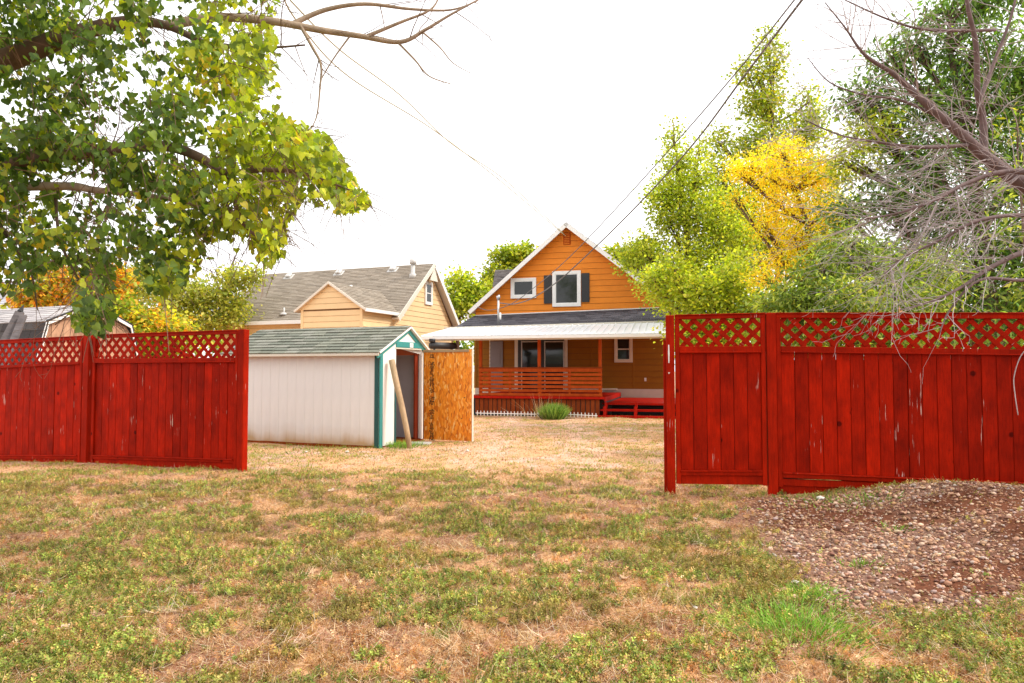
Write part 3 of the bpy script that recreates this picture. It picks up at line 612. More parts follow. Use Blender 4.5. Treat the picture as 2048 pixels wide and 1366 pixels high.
# things by the shed
pb, pt = P(820, 894, 12.55), P(784.5, 720, 12.75); pb.z = gpt(pb.x, pb.y) - .02
mb = MB(); mb.tube([(0, 0, 0)] + [tuple((pt - pb) * t + Vector((.012 * math.sin(t * 5), 0, 0))) for t in (.25, .5, .75, 1)], [.047, .05, .053, .055, .056], 14)
setp(mb.build('wooden_pole', M['poleraw'], None, True, loc=pb), 'peeled round wooden pole leaning against the doorway of the white shed', 'pole')
bn = S.world((-.45, .72, .04)); mb = MB(); mb.prism([(-.25, -.2, 0), (.22, -.2, 0), (.30, .2, 0), (-.25, .2, 0)], (0, 0, .16)); mb.prism([(-.25, -.2, .163), (.02, -.2, .163), (.06, .2, .163), (-.25, .2, .163)], (0, 0, .10))
setp(mb.build('storage_bin', M['black'], None, loc=bn), 'dark plastic bin on the floor just inside the white shed doorway', 'bin')
pm = P(835, 884, 13.1); pm.z = gpt(pm.x, pm.y); mb = MB(); mb.prism([(-.2, -.12, .0), (.22, -.1, .0), (.25, .12, .015), (-.18, .14, .015)], (0, 0, .03)); setp(mb.build('flat_stone', M['shade_grey'], None, loc=pm), 'flat grey slab in front of the open shed door', 'slab')

# ------------------------------------------------------------------ orange house
O = Frame(1075, 832, 21.3, -14.5)
WY = 4.6
oh = empty('orange_house', O.o, O.yaw, label='orange gabled house with covered red deck at the end of the yard', cat='house')
def fy(ly): return lambda u, z, out: (u, ly - out, z)
F3 = fy(WY)
wx0, wx1 = O.onY(951.5, 632, WY)[0], 3.72; pk = O.onY(1132, 452, WY); e0, e1 = O.onY(951.5, 613, WY), O.onY(1345, 606, WY)
ZB = 3.40
# solid core: walls front block
PKX, PKZ = pk[0], 6.72
core = MB(); gp = [(wx0, .0), (wx1, .0), (wx1, 3.80), (PKX, PKZ - .02), (wx0, 3.72)]
core.prism([(a, WY + .002, b) for a, b in gp], (0, 7.5, 0)); core.build('wall_core', M['gapdark'], oh)
siding([(wx0, ZB), (wx1, ZB + .02), (wx1, 3.82), (PKX, PKZ), (wx0, 3.74)], .213, M['orange'], oh, F3, zstart=ZB)
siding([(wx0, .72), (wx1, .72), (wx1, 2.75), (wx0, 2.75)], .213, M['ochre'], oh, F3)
mb = MB(); mb.box(wx0 - .01, wx1 + .01, WY - .03, WY + .0, .0, .72); mb.build('foundation', M['found'], oh)
for sx in (wx0, wx1): box('corner_board', sx - .05, sx + .05, WY - .034, WY + .02, .72, 2.75, M['ochre'], oh)
box('belt_joint', .98, 1.0, WY - .024, WY, .72, 2.7, M['ochre'], oh); box('belt_joint', 2.48, 2.53, WY - .024, WY, .72, 2.0, M['ochre'], oh)
# main roof slabs, overhang in front
yo = WY - .42; lo = O.onY(935, 622, yo); ro = O.onY(1347, 606, yo); po = O.onY(1132, 443, yo)
for (a, b) in ((lo, po), (ro, po)):
    mb = MB(); d = Vector((b[0] - a[0], 0, b[1] - a[1])).normalized(); nn = Vector((-d.z, 0, d.x)) * (1 if a is lo else -1)
    A, B = Vector((a[0], yo + .02, a[1])) - nn * .07, Vector((b[0], yo + .02, b[1])) - nn * .07
    mb.prism([A, B, B + Vector((0, 8.2, 0)), A + Vector((0, 8.2, 0))], nn * .055); mb.build('roof_slab', M['cream'], oh)
    A2, B2 = Vector((a[0], yo, a[1])) - nn * .006, Vector((b[0], yo, b[1])) - nn * .006
    shingles(A2 if a is lo else A2 + Vector((0, 8.2, 0)), A2 + Vector((0, 8.2, 0)) if a is lo else A2, B2 + Vector((0, 8.2, 0)) if a is lo else B2, B2 if a is lo else B2 + Vector((0, 8.2, 0)), 18, .4, [(.075, .068, .068), (.11, .10, .095)], nn, oh, 'roof_shingles')
    A = Vector((a[0], yo, a[1])) - nn * .085; B = Vector((b[0], yo, b[1])) - nn * .085
    beam('rake_board', A, B, .15, .03, M['white'], oh, (0, -1, 0))
# gutter end at the left eave and downspout at the right corner
mb = MB(); mb.tube([(lo[0] - .02, yo + .1, lo[1] - .12), (lo[0] - .0, yo + .1, lo[1] - .28), (lo[0] + .16, yo + .2, lo[1] - .42), (lo[0] + .3, WY, lo[1] - .46)], .04, 8); mb.build('downspout', M['white'], oh)
mb = MB(); mb.tube([(ro[0] - .02, yo + .1, ro[1] - .1), (ro[0] - .02, yo + .1, ro[1] - .3), (wx1 + .12, WY + .1, ro[1] - .6), (wx1 + .12, WY + .1, 2.6)], .04, 8); mb.build('downspout', M['cream'], oh)
# gable windows, shutters and vent
def win(pa, pb, ly, **k):
    a = O.onY(*pa, ly); b = O.onY(*pb, ly); return window('window', oh, a[0], b[0], b[1], a[1], fy(ly), M['white'], M['glass'], **k)
win((1022, 557), (1072.5, 596), WY - .02, tw=.11); win((1105, 543), (1162, 612.5), WY - .02, tw=.11)
for (a, b) in (((1088, 551), (1104.2, 607)), ((1162.8, 546.5), (1179, 604))):
    a = O.onY(*a, WY - .03); b = O.onY(*b, WY - .03); s = box('shutter', a[0], b[0], WY - .062, WY - .022, b[1], a[1], M['black'], oh)
    k = 14
    for i in range(k): z = b[1] + .06 + (a[1] - b[1] - .12) * (i + .5) / k; box('louvre', -(b[0] - a[0]) / 2 + .03, (b[0] - a[0]) / 2 - .03, -.028, -.018, z - .02 - s.location.z, z + .012 - s.location.z, M['black'], s, .001)
a, b = O.onY(1127, 465.5, WY - .03), O.onY(1141, 489, WY - .03); v = box('gable_vent', a[0], b[0], WY - .045, WY - .022, b[1], a[1], M['slat'], oh)
for i in range(7):
    z = (a[1] - b[1]) * ((i + .5) / 7 - .5); box('louvre', -.10, .10, -.03, -.012, z - .012, z + .014, M['orange'], v, .002)
mb = MB(); za = O.onY(951.5, 632, WY)[1]; zb = O.onY(1333, 615.6, WY)[1]; mb.prism([(wx0, WY - .04, za), (wx1, WY - .04, zb), (wx1, WY - .0, zb), (wx0, WY - .0, za)], (0, 0, .035)); mb.build('flashing', M['white'], oh)
# porch roof: shingled upper part, ribbed metal lower part
yS = 1.35
uL, uR = Vector((wx0 - .05, WY - .045, za)), Vector((wx1 + .02, WY - .045, zb))
a = O.onY(905, 657.5, yS); b = O.onY(1332, 645.5, yS); mL, mR = Vector((a[0], yS, a[1])), Vector((b[0] + .02, yS, b[1]))
yM = -.75; a = O.onY(842.5, 673, yM); b = O.onY(1332, 666.5, yM); gL, gR = Vector((a[0], yM, a[1])), Vector((b[0] + .02, yM, b[1]))
mb = MB(); mb.prism([v + Vector((0, 0, -.07)) for v in (mL, mR, uR, uL)], (0, 0, -.04)); mb.build('porch_roof_deck', M['cream'], oh)
shingles(mL, mR, uR, uL, 16, .30, [(.075, .072, .085), (.10, .095, .11), (.055, .052, .062)], (0, -.3, 1), oh, 'porch_shingles')
mb = MB(); m2L, m2R = mL + Vector((-.05, -.02, -.0)), mR + Vector((0, -.02, 0)); nrm = (gR - gL).cross(m2L - gL).normalized()
mb.prism([gL, gR, m2R, m2L], nrm * .012)
k = 36
for i in range(k + 1):
    u = i / k; A, B = gL.lerp(gR, u) + nrm * .012, m2L.lerp(m2R, u) + nrm * .012; dx = (gR - gL).normalized() * .022
    mb.prism([A - dx, A + dx, A + dx * .5 + nrm * .022, A - dx * .5 + nrm * .022], B - A)
mb.build('metal_roof', M['metal'], oh)
beam('flashing', mL + Vector((-.3, .0, .03)), mR + Vector((0, .0, .04)), .05, .02, M['cream'], oh)
beam('gutter', gL + Vector((0, -.03, -.055)), gR + Vector((0, -.03, -.055)), .085, .10, M['white'], oh)
beam('fascia', gL + Vector((0.1, .08, -.10)), gR + Vector((0, .08, -.10)), .07, .04, M['cream'], oh)
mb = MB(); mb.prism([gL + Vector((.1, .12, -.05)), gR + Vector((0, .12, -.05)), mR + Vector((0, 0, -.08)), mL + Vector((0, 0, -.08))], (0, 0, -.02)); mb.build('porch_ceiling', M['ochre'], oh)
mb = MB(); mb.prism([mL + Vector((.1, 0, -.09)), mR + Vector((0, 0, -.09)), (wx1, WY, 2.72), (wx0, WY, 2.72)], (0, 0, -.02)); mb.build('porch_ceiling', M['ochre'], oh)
# left side infill wall under the porch roof
box('side_wall', O.onY(897, 700, .9)[0] + .3, -2.6, 2.6, 2.66, .3, 2.55, M['ochre'], oh) if False else None
# deck
rx0, rx1 = O.onY(958.5, 760)[0], O.onY(1204.5, 760)[0]; dz = .60
dx0, dx1 = O.onY(930, 793)[0], O.onY(1210, 794)[0]
k = 12
for i in range(k): y0 = -.06 + (WY + .0) * i / k; box('deck_board', dx0, dx1 + (.0), y0 + .004, y0 + (WY) / k - .004, dz - .035, dz, M['deckred'], oh)
beam('deck_rim', (dx0, -.085, dz - .03), (dx1, -.085, dz - .03), .075, .04, M['deckred'], oh)
box('deck_rim', dx1 - .02, dx1 + .02, -.06, WY - .1, dz - .14, dz + .002, M['deckred'], oh)
x0, x1 = O.onY(950.5, 810)[0], O.onY(1200, 810)[0]; n = 27
for i in range(n):
    xa = x0 + (x1 - x0) * i / n; xb = x0 + (x1 - x0) * (i + 1) / n; box('skirt_board', xa + .011, xb - .011, -.03, -.008, O.onY(1075, 826 + 6 * i / n)[1] - .02, dz - .075, M['skirt'], oh)
mb = MB(); mb.box(dx0, x1, .0, .02, -.1, dz - .07); mb.box(dx1 - .01, dx1 + .01, .0, WY, -.1, dz - .14); mb.build('under_deck_shade', M['dark'], oh)  # dark sheets standing in for the shade below the deck
for px in (960.5, 1078, 1200): xp = O.onY(px, 760)[0]; box('porch_post', xp - .045, xp + .045, .0, .09, dz, 2.42, M['slat'], oh)
ZS = [(736.6, 743.8), (746.5, 751.6), (754, 760.2), (762.5, 767.6), (770.5, 776.2), (778.5, 783.8), (786.5, 792)]
for za_, zb_ in ZS: a = O.onY(1080, za_)[1]; b = O.onY(1080, zb_)[1]; box('railing_slat', rx0, rx1, -.032, -.008, b, a, M['slat'], oh)
for px in (979, 1020, 1080, 1139): xp = O.onY(px, 760)[0]; box('railing_stile', xp - .04, xp + .04, -.006, .03, dz, O.onY(1080, 737)[1], M['slat'], oh)
box('railing_cap', rx0 - .01, rx1 + .01, -.05, .07, O.onY(1080, 736.5)[1], O.onY(1080, 735)[1] + .01, M['skirt'], oh)
# steps at the right: lower platform and two open treads
sz = O.onY(1270, 795, WY)[1]; ex = 5.3
sy = .35; sx0 = O.onY(1203, 806, sy)[0]
for i in range(8): y0 = sy + (WY - .05 - sy) * i / 8; box('platform_board', dx1 + .03, ex, y0 + .004, y0 + (WY - .05 - sy) / 8 - .004, sz - .035, sz, M['deckred'], oh)
box('platform_rim', sx0, ex, sy - .045, sy, sz - .06, sz + .004, M['deckred'], oh)
for (yy, px, zp) in ((sy - .30, 1197, 818.5), (sy - .62, 1196, 831.5)):
    a = O.onY(px, zp, yy); box('step_tread', a[0], ex, yy, yy + .27, a[1] - .03, a[1] + .005, M['deckred'], oh)
    box('step_rim', a[0], ex, yy - .022, yy - .001, a[1] - .055, a[1] + .009, M['deckred'], oh)
for px, top in ((1212, sz - .06), (1272.5, sz - .06)):
    a = O.onY(px, 820, sy - .3)[0]; beam('step_leg', (a - .03, sy - .66, -.02), (a, sy - .05, top), .07, .05, M['deckred'], oh, (1, 0, 0))
    box('step_leg', a - .035, a + .035, sy - .70, sy - .645, -.06, .34, M['deckred'], oh); box('step_leg', a - .035, a + .035, sy - .36, sy - .325, -.06, .45, M['deckred'], oh)
mb = MB(); mb.box(dx1 + .1, ex, .9, .93, -.1, sz - .05); mb.build('under_steps_shade', M['dark'], oh)  # dark sheet in place of the shade behind the open treads
# porch wall features
box('door_sill', O.onY(1205, 779, WY)[0], O.onY(1235, 779, WY)[0], WY - .25, WY - .03, dz + .08, dz + .14, M['cream'], oh)
def wxz(px, py): return O.onY(px, py, WY - .03)
for px0, px1 in ((1036, 1079), (1082, 1129)):
    a = wxz(px0, 682); b = wxz(px1, 783); fr = box('sliding_door', a[0], b[0], WY - .05, WY - .022, dz + .02, a[1] + .05, M['black'], oh)
    w = (b[0] - a[0]); h2 = (a[1] + .05 - dz - .02) / 2; gx0, gx1 = (-w / 2 + .17, w / 2 - .04)
    box('door_stile', gx0 - .04, gx0, -.04, -.015, -h2 + .03, h2 - .05, M['shade_grey'], fr); box('door_stile', gx1, gx1 + .04, -.04, -.015, -h2 + .03, h2 - .05, M['shade_grey'], fr)
    box('door_rail', gx0, gx1, -.04, -.015, h2 - .10, h2 - .06, M['shade_grey'], fr); box('pane', gx0, gx1, -.03, -.016, -h2 + .05, h2 - .10, M['glass'], fr, 0)
for px0, px1 in ((1029.5, 1036), (1129, 1135)): a, b = wxz(px0, 690), wxz(px1, 690); box('door_trim', a[0], b[0], WY - .06, WY - .02, dz, 2.55, M['cream'], oh)
a, b = wxz(979, 690), wxz(1006, 760); dd = box('entry_door', a[0], b[0], WY - .06, WY - .022, dz + .02, 2.48, M['greydoor'], oh)
for zc_ in (-.45, .4): box('door_panel', -.16, .16, -.03, -.018, zc_ - .28, zc_ + .28, M['greydoor'], dd, .008)
mb = MB(); a = O.onY(979.5, 720, .3); mb.tube([(a[0], .3, dz + i * .06 + .02 * 0) for i in range(32)], [(.018 if i % 2 else .008) for i in range(32)], 6); mb.build('rain_chain', M['cream'], oh)
a, b = wxz(1228.6, 672), wxz(1265.4, 724.8); window('window', oh, a[0], b[0], b[1], a[1], fy(WY - .02), M['cream'], M['glass'], tw=.09, mull=True)
a, b = wxz(1288.5, 755.5), wxz(1292.8, 762.5); box('outlet_cover', a[0], b[0], WY - .035, WY - .018, b[1], a[1], M['white'], oh)
# cross wing behind, its roof showing past both rakes
zc_ = O.onY(1000, 540, WY + 4)[1]; ca, cb = O.onY(990, 540, WY + 4)[0], O.onY(1292, 531, WY + 4)[0]; la, lb = O.onY(985, 572, WY + 1.6)[0], O.onY(1348, 590, WY + 1.6)[0]; zl = O.onY(985, 572, WY + 1.6)[1] - .05
mb = MB(); y0, y1, ym = WY + 1.6, WY + 7.4, WY + 4.0
mb.prism([(la, y0, zl), (lb, y0, zl), (lb, y1, zl), (la, y1, zl)], (0, 0, -.1)); mb.box(la + .3, lb - .5, y0 + .3, y1 - .3, 0, zl); mb.build('rear_wing_wall', M['orange'], oh)
shingles((la, y0, zl), (lb, y0, zl), (cb, ym, zc_), (ca, ym, zc_), 14, .35, [(.14, .125, .12), (.18, .16, .15)], (0, -.5, 1), oh, 'wing_shingles', lift=.03)
mb = MB(); mb.poly([(la, y0, zl), (la, y1, zl), (ca, ym, zc_)]); mb.poly([(lb, y0, zl), (lb, y1, zl), (cb, ym, zc_)]); mb.poly([(la, y1, zl), (lb, y1, zl), (cb, ym, zc_), (ca, ym, zc_)]); mb.build('wing_hip', M['skirt'], oh)
# service mast
a = O.onY(996.6, 655, 2.0); mtop = O.onY(997, 596, 2.0)
mb = MB(); mb.tube([(a[0], 2.0, a[1] - .05), (a[0], 2.0, mtop[1])], .035, 10); ms = mb.build('service_mast', M['pipe'], oh, True)
mb = MB(); mb.tube([(a[0], 2.0, mtop[1] - .04), (a[0], 2.0, mtop[1] + .04), (a[0] + .04, 1.98, mtop[1] + .1)], [.06, .075, .02], 10); mb.build('weatherhead', M['pipe'], ms, True)
mb = MB(); mb.tube([(a[0], 2.0, a[1] - .06), (a[0], 2.0, a[1] + .0), (a[0], 2, a[1] + .06)], [.19, .15, .05], 12); mb.build('mast_boot', M['dark'], ms, True)
b = O.onY(1000, 632, 3.2); mb = MB(); mb.tube([(b[0], 3.2, b[1] - .25), (b[0], 3.2, b[1] + .12)], .045, 8); mb.tube([(b[0], 3.2, b[1] - .25), (b[0], 3.2, b[1] - .18)], .08, 8); mb.build('vent_pipe', M['white'], oh, True)
# white edging of little pickets
ef = Frame(951, 830, 20.9, -14.5)
ed = empty('edging_fence', ef.o, ef.yaw, label='low white picket edging along the foot of the red deck', cat='edging')
def edging(p0, p1, n):
    for i in range(n):
        t = i / (n - 1); px, py = p0[0] + (p1[0] - p0[0]) * t, p0[1] + (p1[1] - p0[1]) * t; x, z = ef.onY(px, py); box('picket', x - .012, x + .012, -.012, .0, z - .07, z + .07, M['white'], ed, .002)
    a, b = ef.onY(p0[0] - 3, p0[1]), ef.onY(p1[0] + 3, p1[1]); beam('picket_rail', (a[0], -.016, a[1]), (b[0], -.016, b[1]), .026, .008, M['white'], ed)
edging((955, 826), (1076, 828.5), 19); edging((1134, 828.5), (1192, 831.5), 9)
# dark rolled awning pipe at the left end of the porch
pa, pb = P(862, 691, 20.6), P(909, 692, 21.4); mb = MB(); d = pb - pa; mb.tube([(0, 0, 0), tuple(d * .5), tuple(d)], .10, 12); mb.tube([tuple(d * .98), tuple(d * 1.03)], .075, 10); mb.box(-.05, .12, -.05, .1, .10, .2)
rp = empty('truck_rack', pa, 0, label='long dark rolled bundle under the left end of the white metal roof', cat='bundle'); ob = mb.build('roll', M['black'], rp, True)
beam('stand_leg', (.1, 0, -.1), (.1, 0, -pa.z), .06, .06, M['dark'], rp); beam('stand_leg', tuple(d * .9 + Vector((0, 0, -.1))), (d.x * .9, d.y * .9, -pa.z), .06, .06, M['dark'], rp)

# ------------------------------------------------------------------ beige house
B = Frame(792.5, 629, 28.0, -21.7)
bh = empty('peach_house', B.o, B.yaw, label='peach sided house with a grey brown roof behind the white shed', cat='house')
Fy = lambda px, py, ly=0: B.onY(px, py, ly); Fx = lambda px, py, lx=0: B.onX(px, py, lx)
ez = Fy(793, 631)[1]; rk = Fx(857, 527.5); rb = Fx(907, 654); bl = Fy(436, 646)[0]; bd = Fx(726.6, 616)[0]
RYy, RZz = rk
GW = rb[0]
mb = MB(); mb.prism([(0, 0, 0), (0, GW, 0), (0, GW, ez - .2), (0, RYy, RZz - .1), (0, 0, ez - .05)], (bl + .35, 0, 0)); mb.build('wall_core', M['gappeach'], bh)
G3 = lambda u, z, out: (out, u, z)
siding([(0, 1.5), (GW - .2, 1.5), (GW - .25, rb[1]), (RYy, RZz - .12), (.0, ez)], .215, M['peach'], bh, G3)
siding([(bl + .35, 1.5), (-.01, 1.5), (-.01, ez - .05), (bl + .35, ez - .05)], .215, M['peach'], bh, fy(0))
# roof
over = .32
A, Bq, Cq, Dq = Vector((bl, -.35, ez - .12)), Vector((over, -.35, ez - .12)), Vector((over, RYy, RZz)), Vector((Fy(530, 546.8, RYy)[0], RYy, RZz))
A.x = bl; mb = MB(); mb.prism([A, Bq, Cq, Dq], (0, 0, -.06)); R2 = Vector((over, GW + .15, rb[1] - .1)); mb.prism([Cq, R2, Vector((A.x, GW + .15, rb[1] - .1)), Dq], (0, 0, -.06)); mb.build('roof_deck', M['cream'], bh)
BR = [(.32, .27, .215), (.34, .29, .235), (.29, .245, .195)]
shingles(A, Bq, Cq, Dq, 34, .42, BR, (0, -.6, .8), bh, 'roof_shingles', lift=.02)
shingles(R2, (A.x, GW + .15, rb[1] - .1), Dq, Cq, 24, .5, BR, (0, .8, .6), bh, 'rear_shingles')
beam('rake_board', (over + .01, -.36, ez - .18), (over + .01, RYy, RZz - .06), .20, .03, M['cream'], bh, (1, 0, 0)); beam('rake_board', (over + .01, GW + .15, rb[1] - .17), (over + .01, RYy, RZz - .06), .18, .03, M['white'], bh, (1, 0, 0))
beam('gutter', (A.x, -.40, ez - .17), (-2.2, -.40, ez - .17), .15, .10, M['white'], bh)
mb = MB(); mb.prism([(over - .03, RYy - .42, RZz - .78), (over - .03, RYy + .30, RZz - .78), (over - .03, RYy, RZz - .16)], (.02, 0, 0)); mb.build('gable_vent', M['cream'], bh)
a, b = Fx(849.5, 562, .02), Fx(863.5, 611, .02); window('window', bh, a[0], b[0], b[1], a[1], lambda u, z, o: (.02 + o, u, z), M['white'], M['glass'], tw=.10, mull=True)
# gabled projection toward the yard
bx0 = Fy(602, 640, bd)[0]; bx1 = -.02; bpk = Fy(662, 566, bd); be = Fy(598, 618.4, bd)[1]
mb = MB(); mb.prism([(bx0, bd + .002, 0), (bx1, bd + .002, 0), (bx1, bd + .002, be), (bpk[0], bd + .002, bpk[1] - .05), (bx0, bd + .002, be)], (0, -bd + 3.4, 0)); mb.build('bay_core', M['gappeach'], bh)
siding([(bx0 + .12, 1.5), (bx1 - .12, 1.5), (bx1 - .12, be - .10), (bx0 + .12, be - .10)], .215, M['peach'], bh, fy(bd))
siding([(bx0 - .12, be - .05), (bx1 + .1, be - .05), (bpk[0], bpk[1] - .04)], .215, M['peach'], bh, fy(bd - .03))
siding([(bd, 1.5), (-.15, 1.5), (-.15, be - .1), (bd, be - .1)], .215, M['peach'], bh, lambda u, z, o: (bx1 + o, u, z))
for xx in (bx0, bx1 - .12): box('corner_board', xx, xx + .12, bd - .03, bd, 1.0, be, M['peach'], bh)
box('corner_board', bx1, bx1 + .03, -.16, -.0, 1.0, be, M['peach'], bh)
f0 = bd - .16
pk0 = Vector((bpk[0], f0, bpk[1] + .03)); pk1 = Vector((bpk[0], 3.2, bpk[1] + .03)); eR0, eR1 = Vector((bx1 + .2, f0, be - .08)), Vector((bx1 + .2, .2, be - .08)); eL0, eL1 = Vector((bx0 - .2, f0, be - .08)), Vector((bx0 - .2, .2, be - .08))
# ridge runs back until it meets the main slope
slope = (RZz - (ez - .12)) / (RYy + .35); yr = (pk0.z - (ez - .12)) / slope - .35; pk1.y = yr
mb = MB(); mb.prism([eR0, eR1, pk1, pk0], (0, 0, -.05)); mb.prism([eL0, eL1, pk1, pk0], (0, 0, -.05)); mb.build('bay_roof_deck', M['cream'], bh)
shingles(eR0, eR1, pk1, pk0, 14, .4, BR, (.6, 0, .8), bh, 'bay_shingles', lift=.02); shingles(eL1, eL0, pk0, pk1, 14, .4, BR, (-.6, 0, .8), bh, 'bay_shingles', lift=.02)
for e in (eL0, eR0): beam('rake_board', e + Vector((0, -.01, -.03)), pk0 + Vector((0, -.01, -.03)), .08, .03, M['cream'], bh)
beam('gutter', eR0 + Vector((.03, 0, -.05)), eR1 + Vector((.03, 0, -.05)), .12, .08, M['white'], bh, (1, 0, 0))
def onroof(px, py):       # point on the main front slope
    o_, sl = Vector((0, -.35, ez - .12)), slope; r = ray(px, py); C0 = B.loc((0, 0, EYE)); rl_ = Vector((r.dot(B.X), r.dot(B.Y), r.z))
    t = ((C0.y + .35) * sl + ez - .12 - C0.z) / (rl_.z - rl_.y * sl); return C0 + rl_ * t
for px, py in ((578, 554), (678, 547), (786, 540)):
    q = onroof(px, py); v = box('roof_vent', q.x - .24, q.x + .24, q.y - .2, q.y + .18, q.z - .02, q.z + .03, M['shade_grey'], bh, .01, (math.atan(slope), 0, 0)); box('vent_hood', -.14, .16, -.12, .15, .03, .13, M['shade_grey'], v, .05)
q = onroof(826, 552); mb = MB(); hh = B.onY(825.5, 519, q.y)[1] - q.z; mb.tube([(q.x, q.y, q.z - .1), (q.x, q.y, q.z + .08), (q.x, q.y, q.z + .12), (q.x, q.y, q.z + hh - .2)], [.17, .15, .09, .085], 12); mb.tube([(q.x, q.y, q.z + hh - .2), (q.x, q.y, q.z + hh)], [.15, .15], 12); mb.build('flue_pipe', M['shade_grey'], bh, True)
q = onroof(568, 628); mb = MB(); mb.tube([(q.x, q.y, q.z - .1), (q.x, q.y, q.z + .28)], .04, 8); mb.tube([(q.x, q.y, q.z - .04), (q.x, q.y, q.z + .06)], [.22, .08], 10); mb.build('plumbing_vent', M['shade_grey'], bh, True)
q = onroof(702, 575); mb = MB(); mb.tube([(q.x, q.y, q.z - .05), (q.x, q.y, q.z + .1)], [.09, .06], 8); mb.build('plumbing_vent', M['white'], bh, True)

# ------------------------------------------------------------------ gambrel barn behind the left fence
G = Frame(82, 690, 15.5, -24)
gb = empty('gambrel_shed', G.o, G.yaw, label='gambrel roofed wooden shed standing behind the left fence', cat='shed')
g1 = G.onX(90, 646); g2 = G.onX(182, 611); g3 = G.onX(236, 645); g4 = G.onX(257, 664); g0 = G.onX(79, 678)
prof = [(g0[0] - .12, g0[1] - .6), g1, g2, (g2[0] + (g2[0] - g1[0]) * .95, g1[1] + .02), (g2[0] * 2 - g0[0] + .1, g0[1] - .6)]
mb = MB(); mb.prism([(-.03, a, b) for a, b in [(prof[0][0] + .05, 0)] + prof + [(prof[-1][0] - .05, 0)]], (-6, 0, 0)); mb.build('wall_core', M['greyplank'], gb)
yA, yB = prof[0][0] + .1, prof[-1][0] - .1; n = 9
def ztop(y):
    for (a, b) in zip(prof[:-1], prof[1:]):
        if a[0] <= y <= b[0]: return a[1] + (b[1] - a[1]) * (y - a[0]) / max(b[0] - a[0], 1e-4)
    return prof[0][1]
for i in range(n):
    ya, yb = yA + (yB - yA) * i / n + .004, yA + (yB - yA) * (i + 1) / n - .004; pts = [(ya, .0), (yb, .0), (yb, ztop(yb) - .05), ((ya + yb) / 2, ztop((ya + yb) / 2) - .05), (ya, ztop(ya) - .05)]
    mb = MB(); mb.prism([(0, a, b) for a, b in pts], (.02 + .006 * (i % 2), 0, 0)); mb.build('wall_board', M['barnwood'], gb)
for a, b in zip(prof[:-1], prof[1:]):
    beam('rake_board', (.10, a[0], a[1] + .0), (.10, b[0], b[1] + .0), .07, .03, M['white'], gb, (1, 0, 0), ext=.01); beam('drip_edge', (.09, a[0], a[1] + .055), (.09, b[0], b[1] + .055), .035, .06, M['dark'], gb, (1, 0, 0), ext=.01)
pts3 = [Vector((0, a, b + .03)) for a, b in prof]
PG = [(.40, .37, .37), (.46, .43, .42), (.36, .34, .34)]; DG = [(.06, .055, .055), (.085, .08, .078)]
E_ = Vector((.12, 0, 0)); L_ = Vector((-6, 0, 0))
shingles(pts3[1] + L_, pts3[1] + E_, pts3[2] + E_, pts3[2] + L_, 8, .9, PG, (0, -.5, 1), gb, 'upper_shingles'); shingles(pts3[0] + L_, pts3[0] + E_, pts3[1] + E_, pts3[1] + L_, 5, .45, DG, (0, -1, .3), gb, 'lower_shingles')
shingles(pts3[3] + E_, pts3[3] + L_, pts3[2] + L_, pts3[2] + E_, 8, .9, PG, (0, .5, 1), gb, 'upper_shingles'); shingles(pts3[4] + E_, pts3[4] + L_, pts3[3] + L_, pts3[3] + E_, 5, .45, DG, (0, 1, .3), gb, 'lower_shingles')
# leaning posts by the barn
for i, (pp, qq, lab) in enumerate((((6, 690), (40, 624), 'dark weathered plank leaning behind the left fence, the taller one with a pointed tip'), ((24, 690), (47, 631), 'grey weathered plank leaning behind the left fence, the shorter blunt one'))):
    t = P(*qq, 13.4 - i * .1); b = P(*pp, 13.0 - i * .1); d = t - b; base = b - d * (b.z / d.z); r_ = empty('leaning_plank', base, 0, label=lab, cat='plank', group='planks leaning behind the left fence'); D = t - base
    beam('plank', (0, 0, 0), tuple(D), .15 - .03 * i, .05, M['greyplank'], r_, (.3, -1, 0)); 
    if i == 0: mb = MB(); dn = D.normalized(); mb.tube([tuple(D), tuple(D + dn * .16)], [.055, .01], 5); mb.build('plank_tip', M['dark'], r_)
# far grey-roofed house at the left edge
H = Frame(30, 700, 34, -20)
hh_ = empty('grey_roof_house', H.o, H.yaw, label='distant house with a pale grey roof at the left edge behind the gambrel shed', cat='house')
mb = MB(); mb.box(-14, 2.0, 0, 8, 0, 3.4); mb.build('wall', M['cream'], hh_)
zt = H.onY(40, 560, 4)[1]; shingles((-14.4, -.4, 3.3), (2.4, -.4, 3.3), (-.0, 4, zt), (-14.4, 4, zt), 22, .6, [(.40, .40, .44), (.46, .46, .50)], (0, -.6, 1), hh_, 'roof_shingles', lift=.03)
mb = MB(); mb.poly([(2.4, -.4, 3.3), (2.4, 8.4, 3.3), (0, 4, zt)]); mb.poly([(-14.4, 8.4, 3.3), (2.4, 8.4, 3.3), (0, 4, zt), (-14.4, 4, zt)]); mb.build('roof_hip', M['shade_grey'], hh_)
for wx in (-1.5, -5, -9): window('window', hh_, wx, wx + 1, 1.2, 2.4, fy(-.002), M['white'], M['glass'])

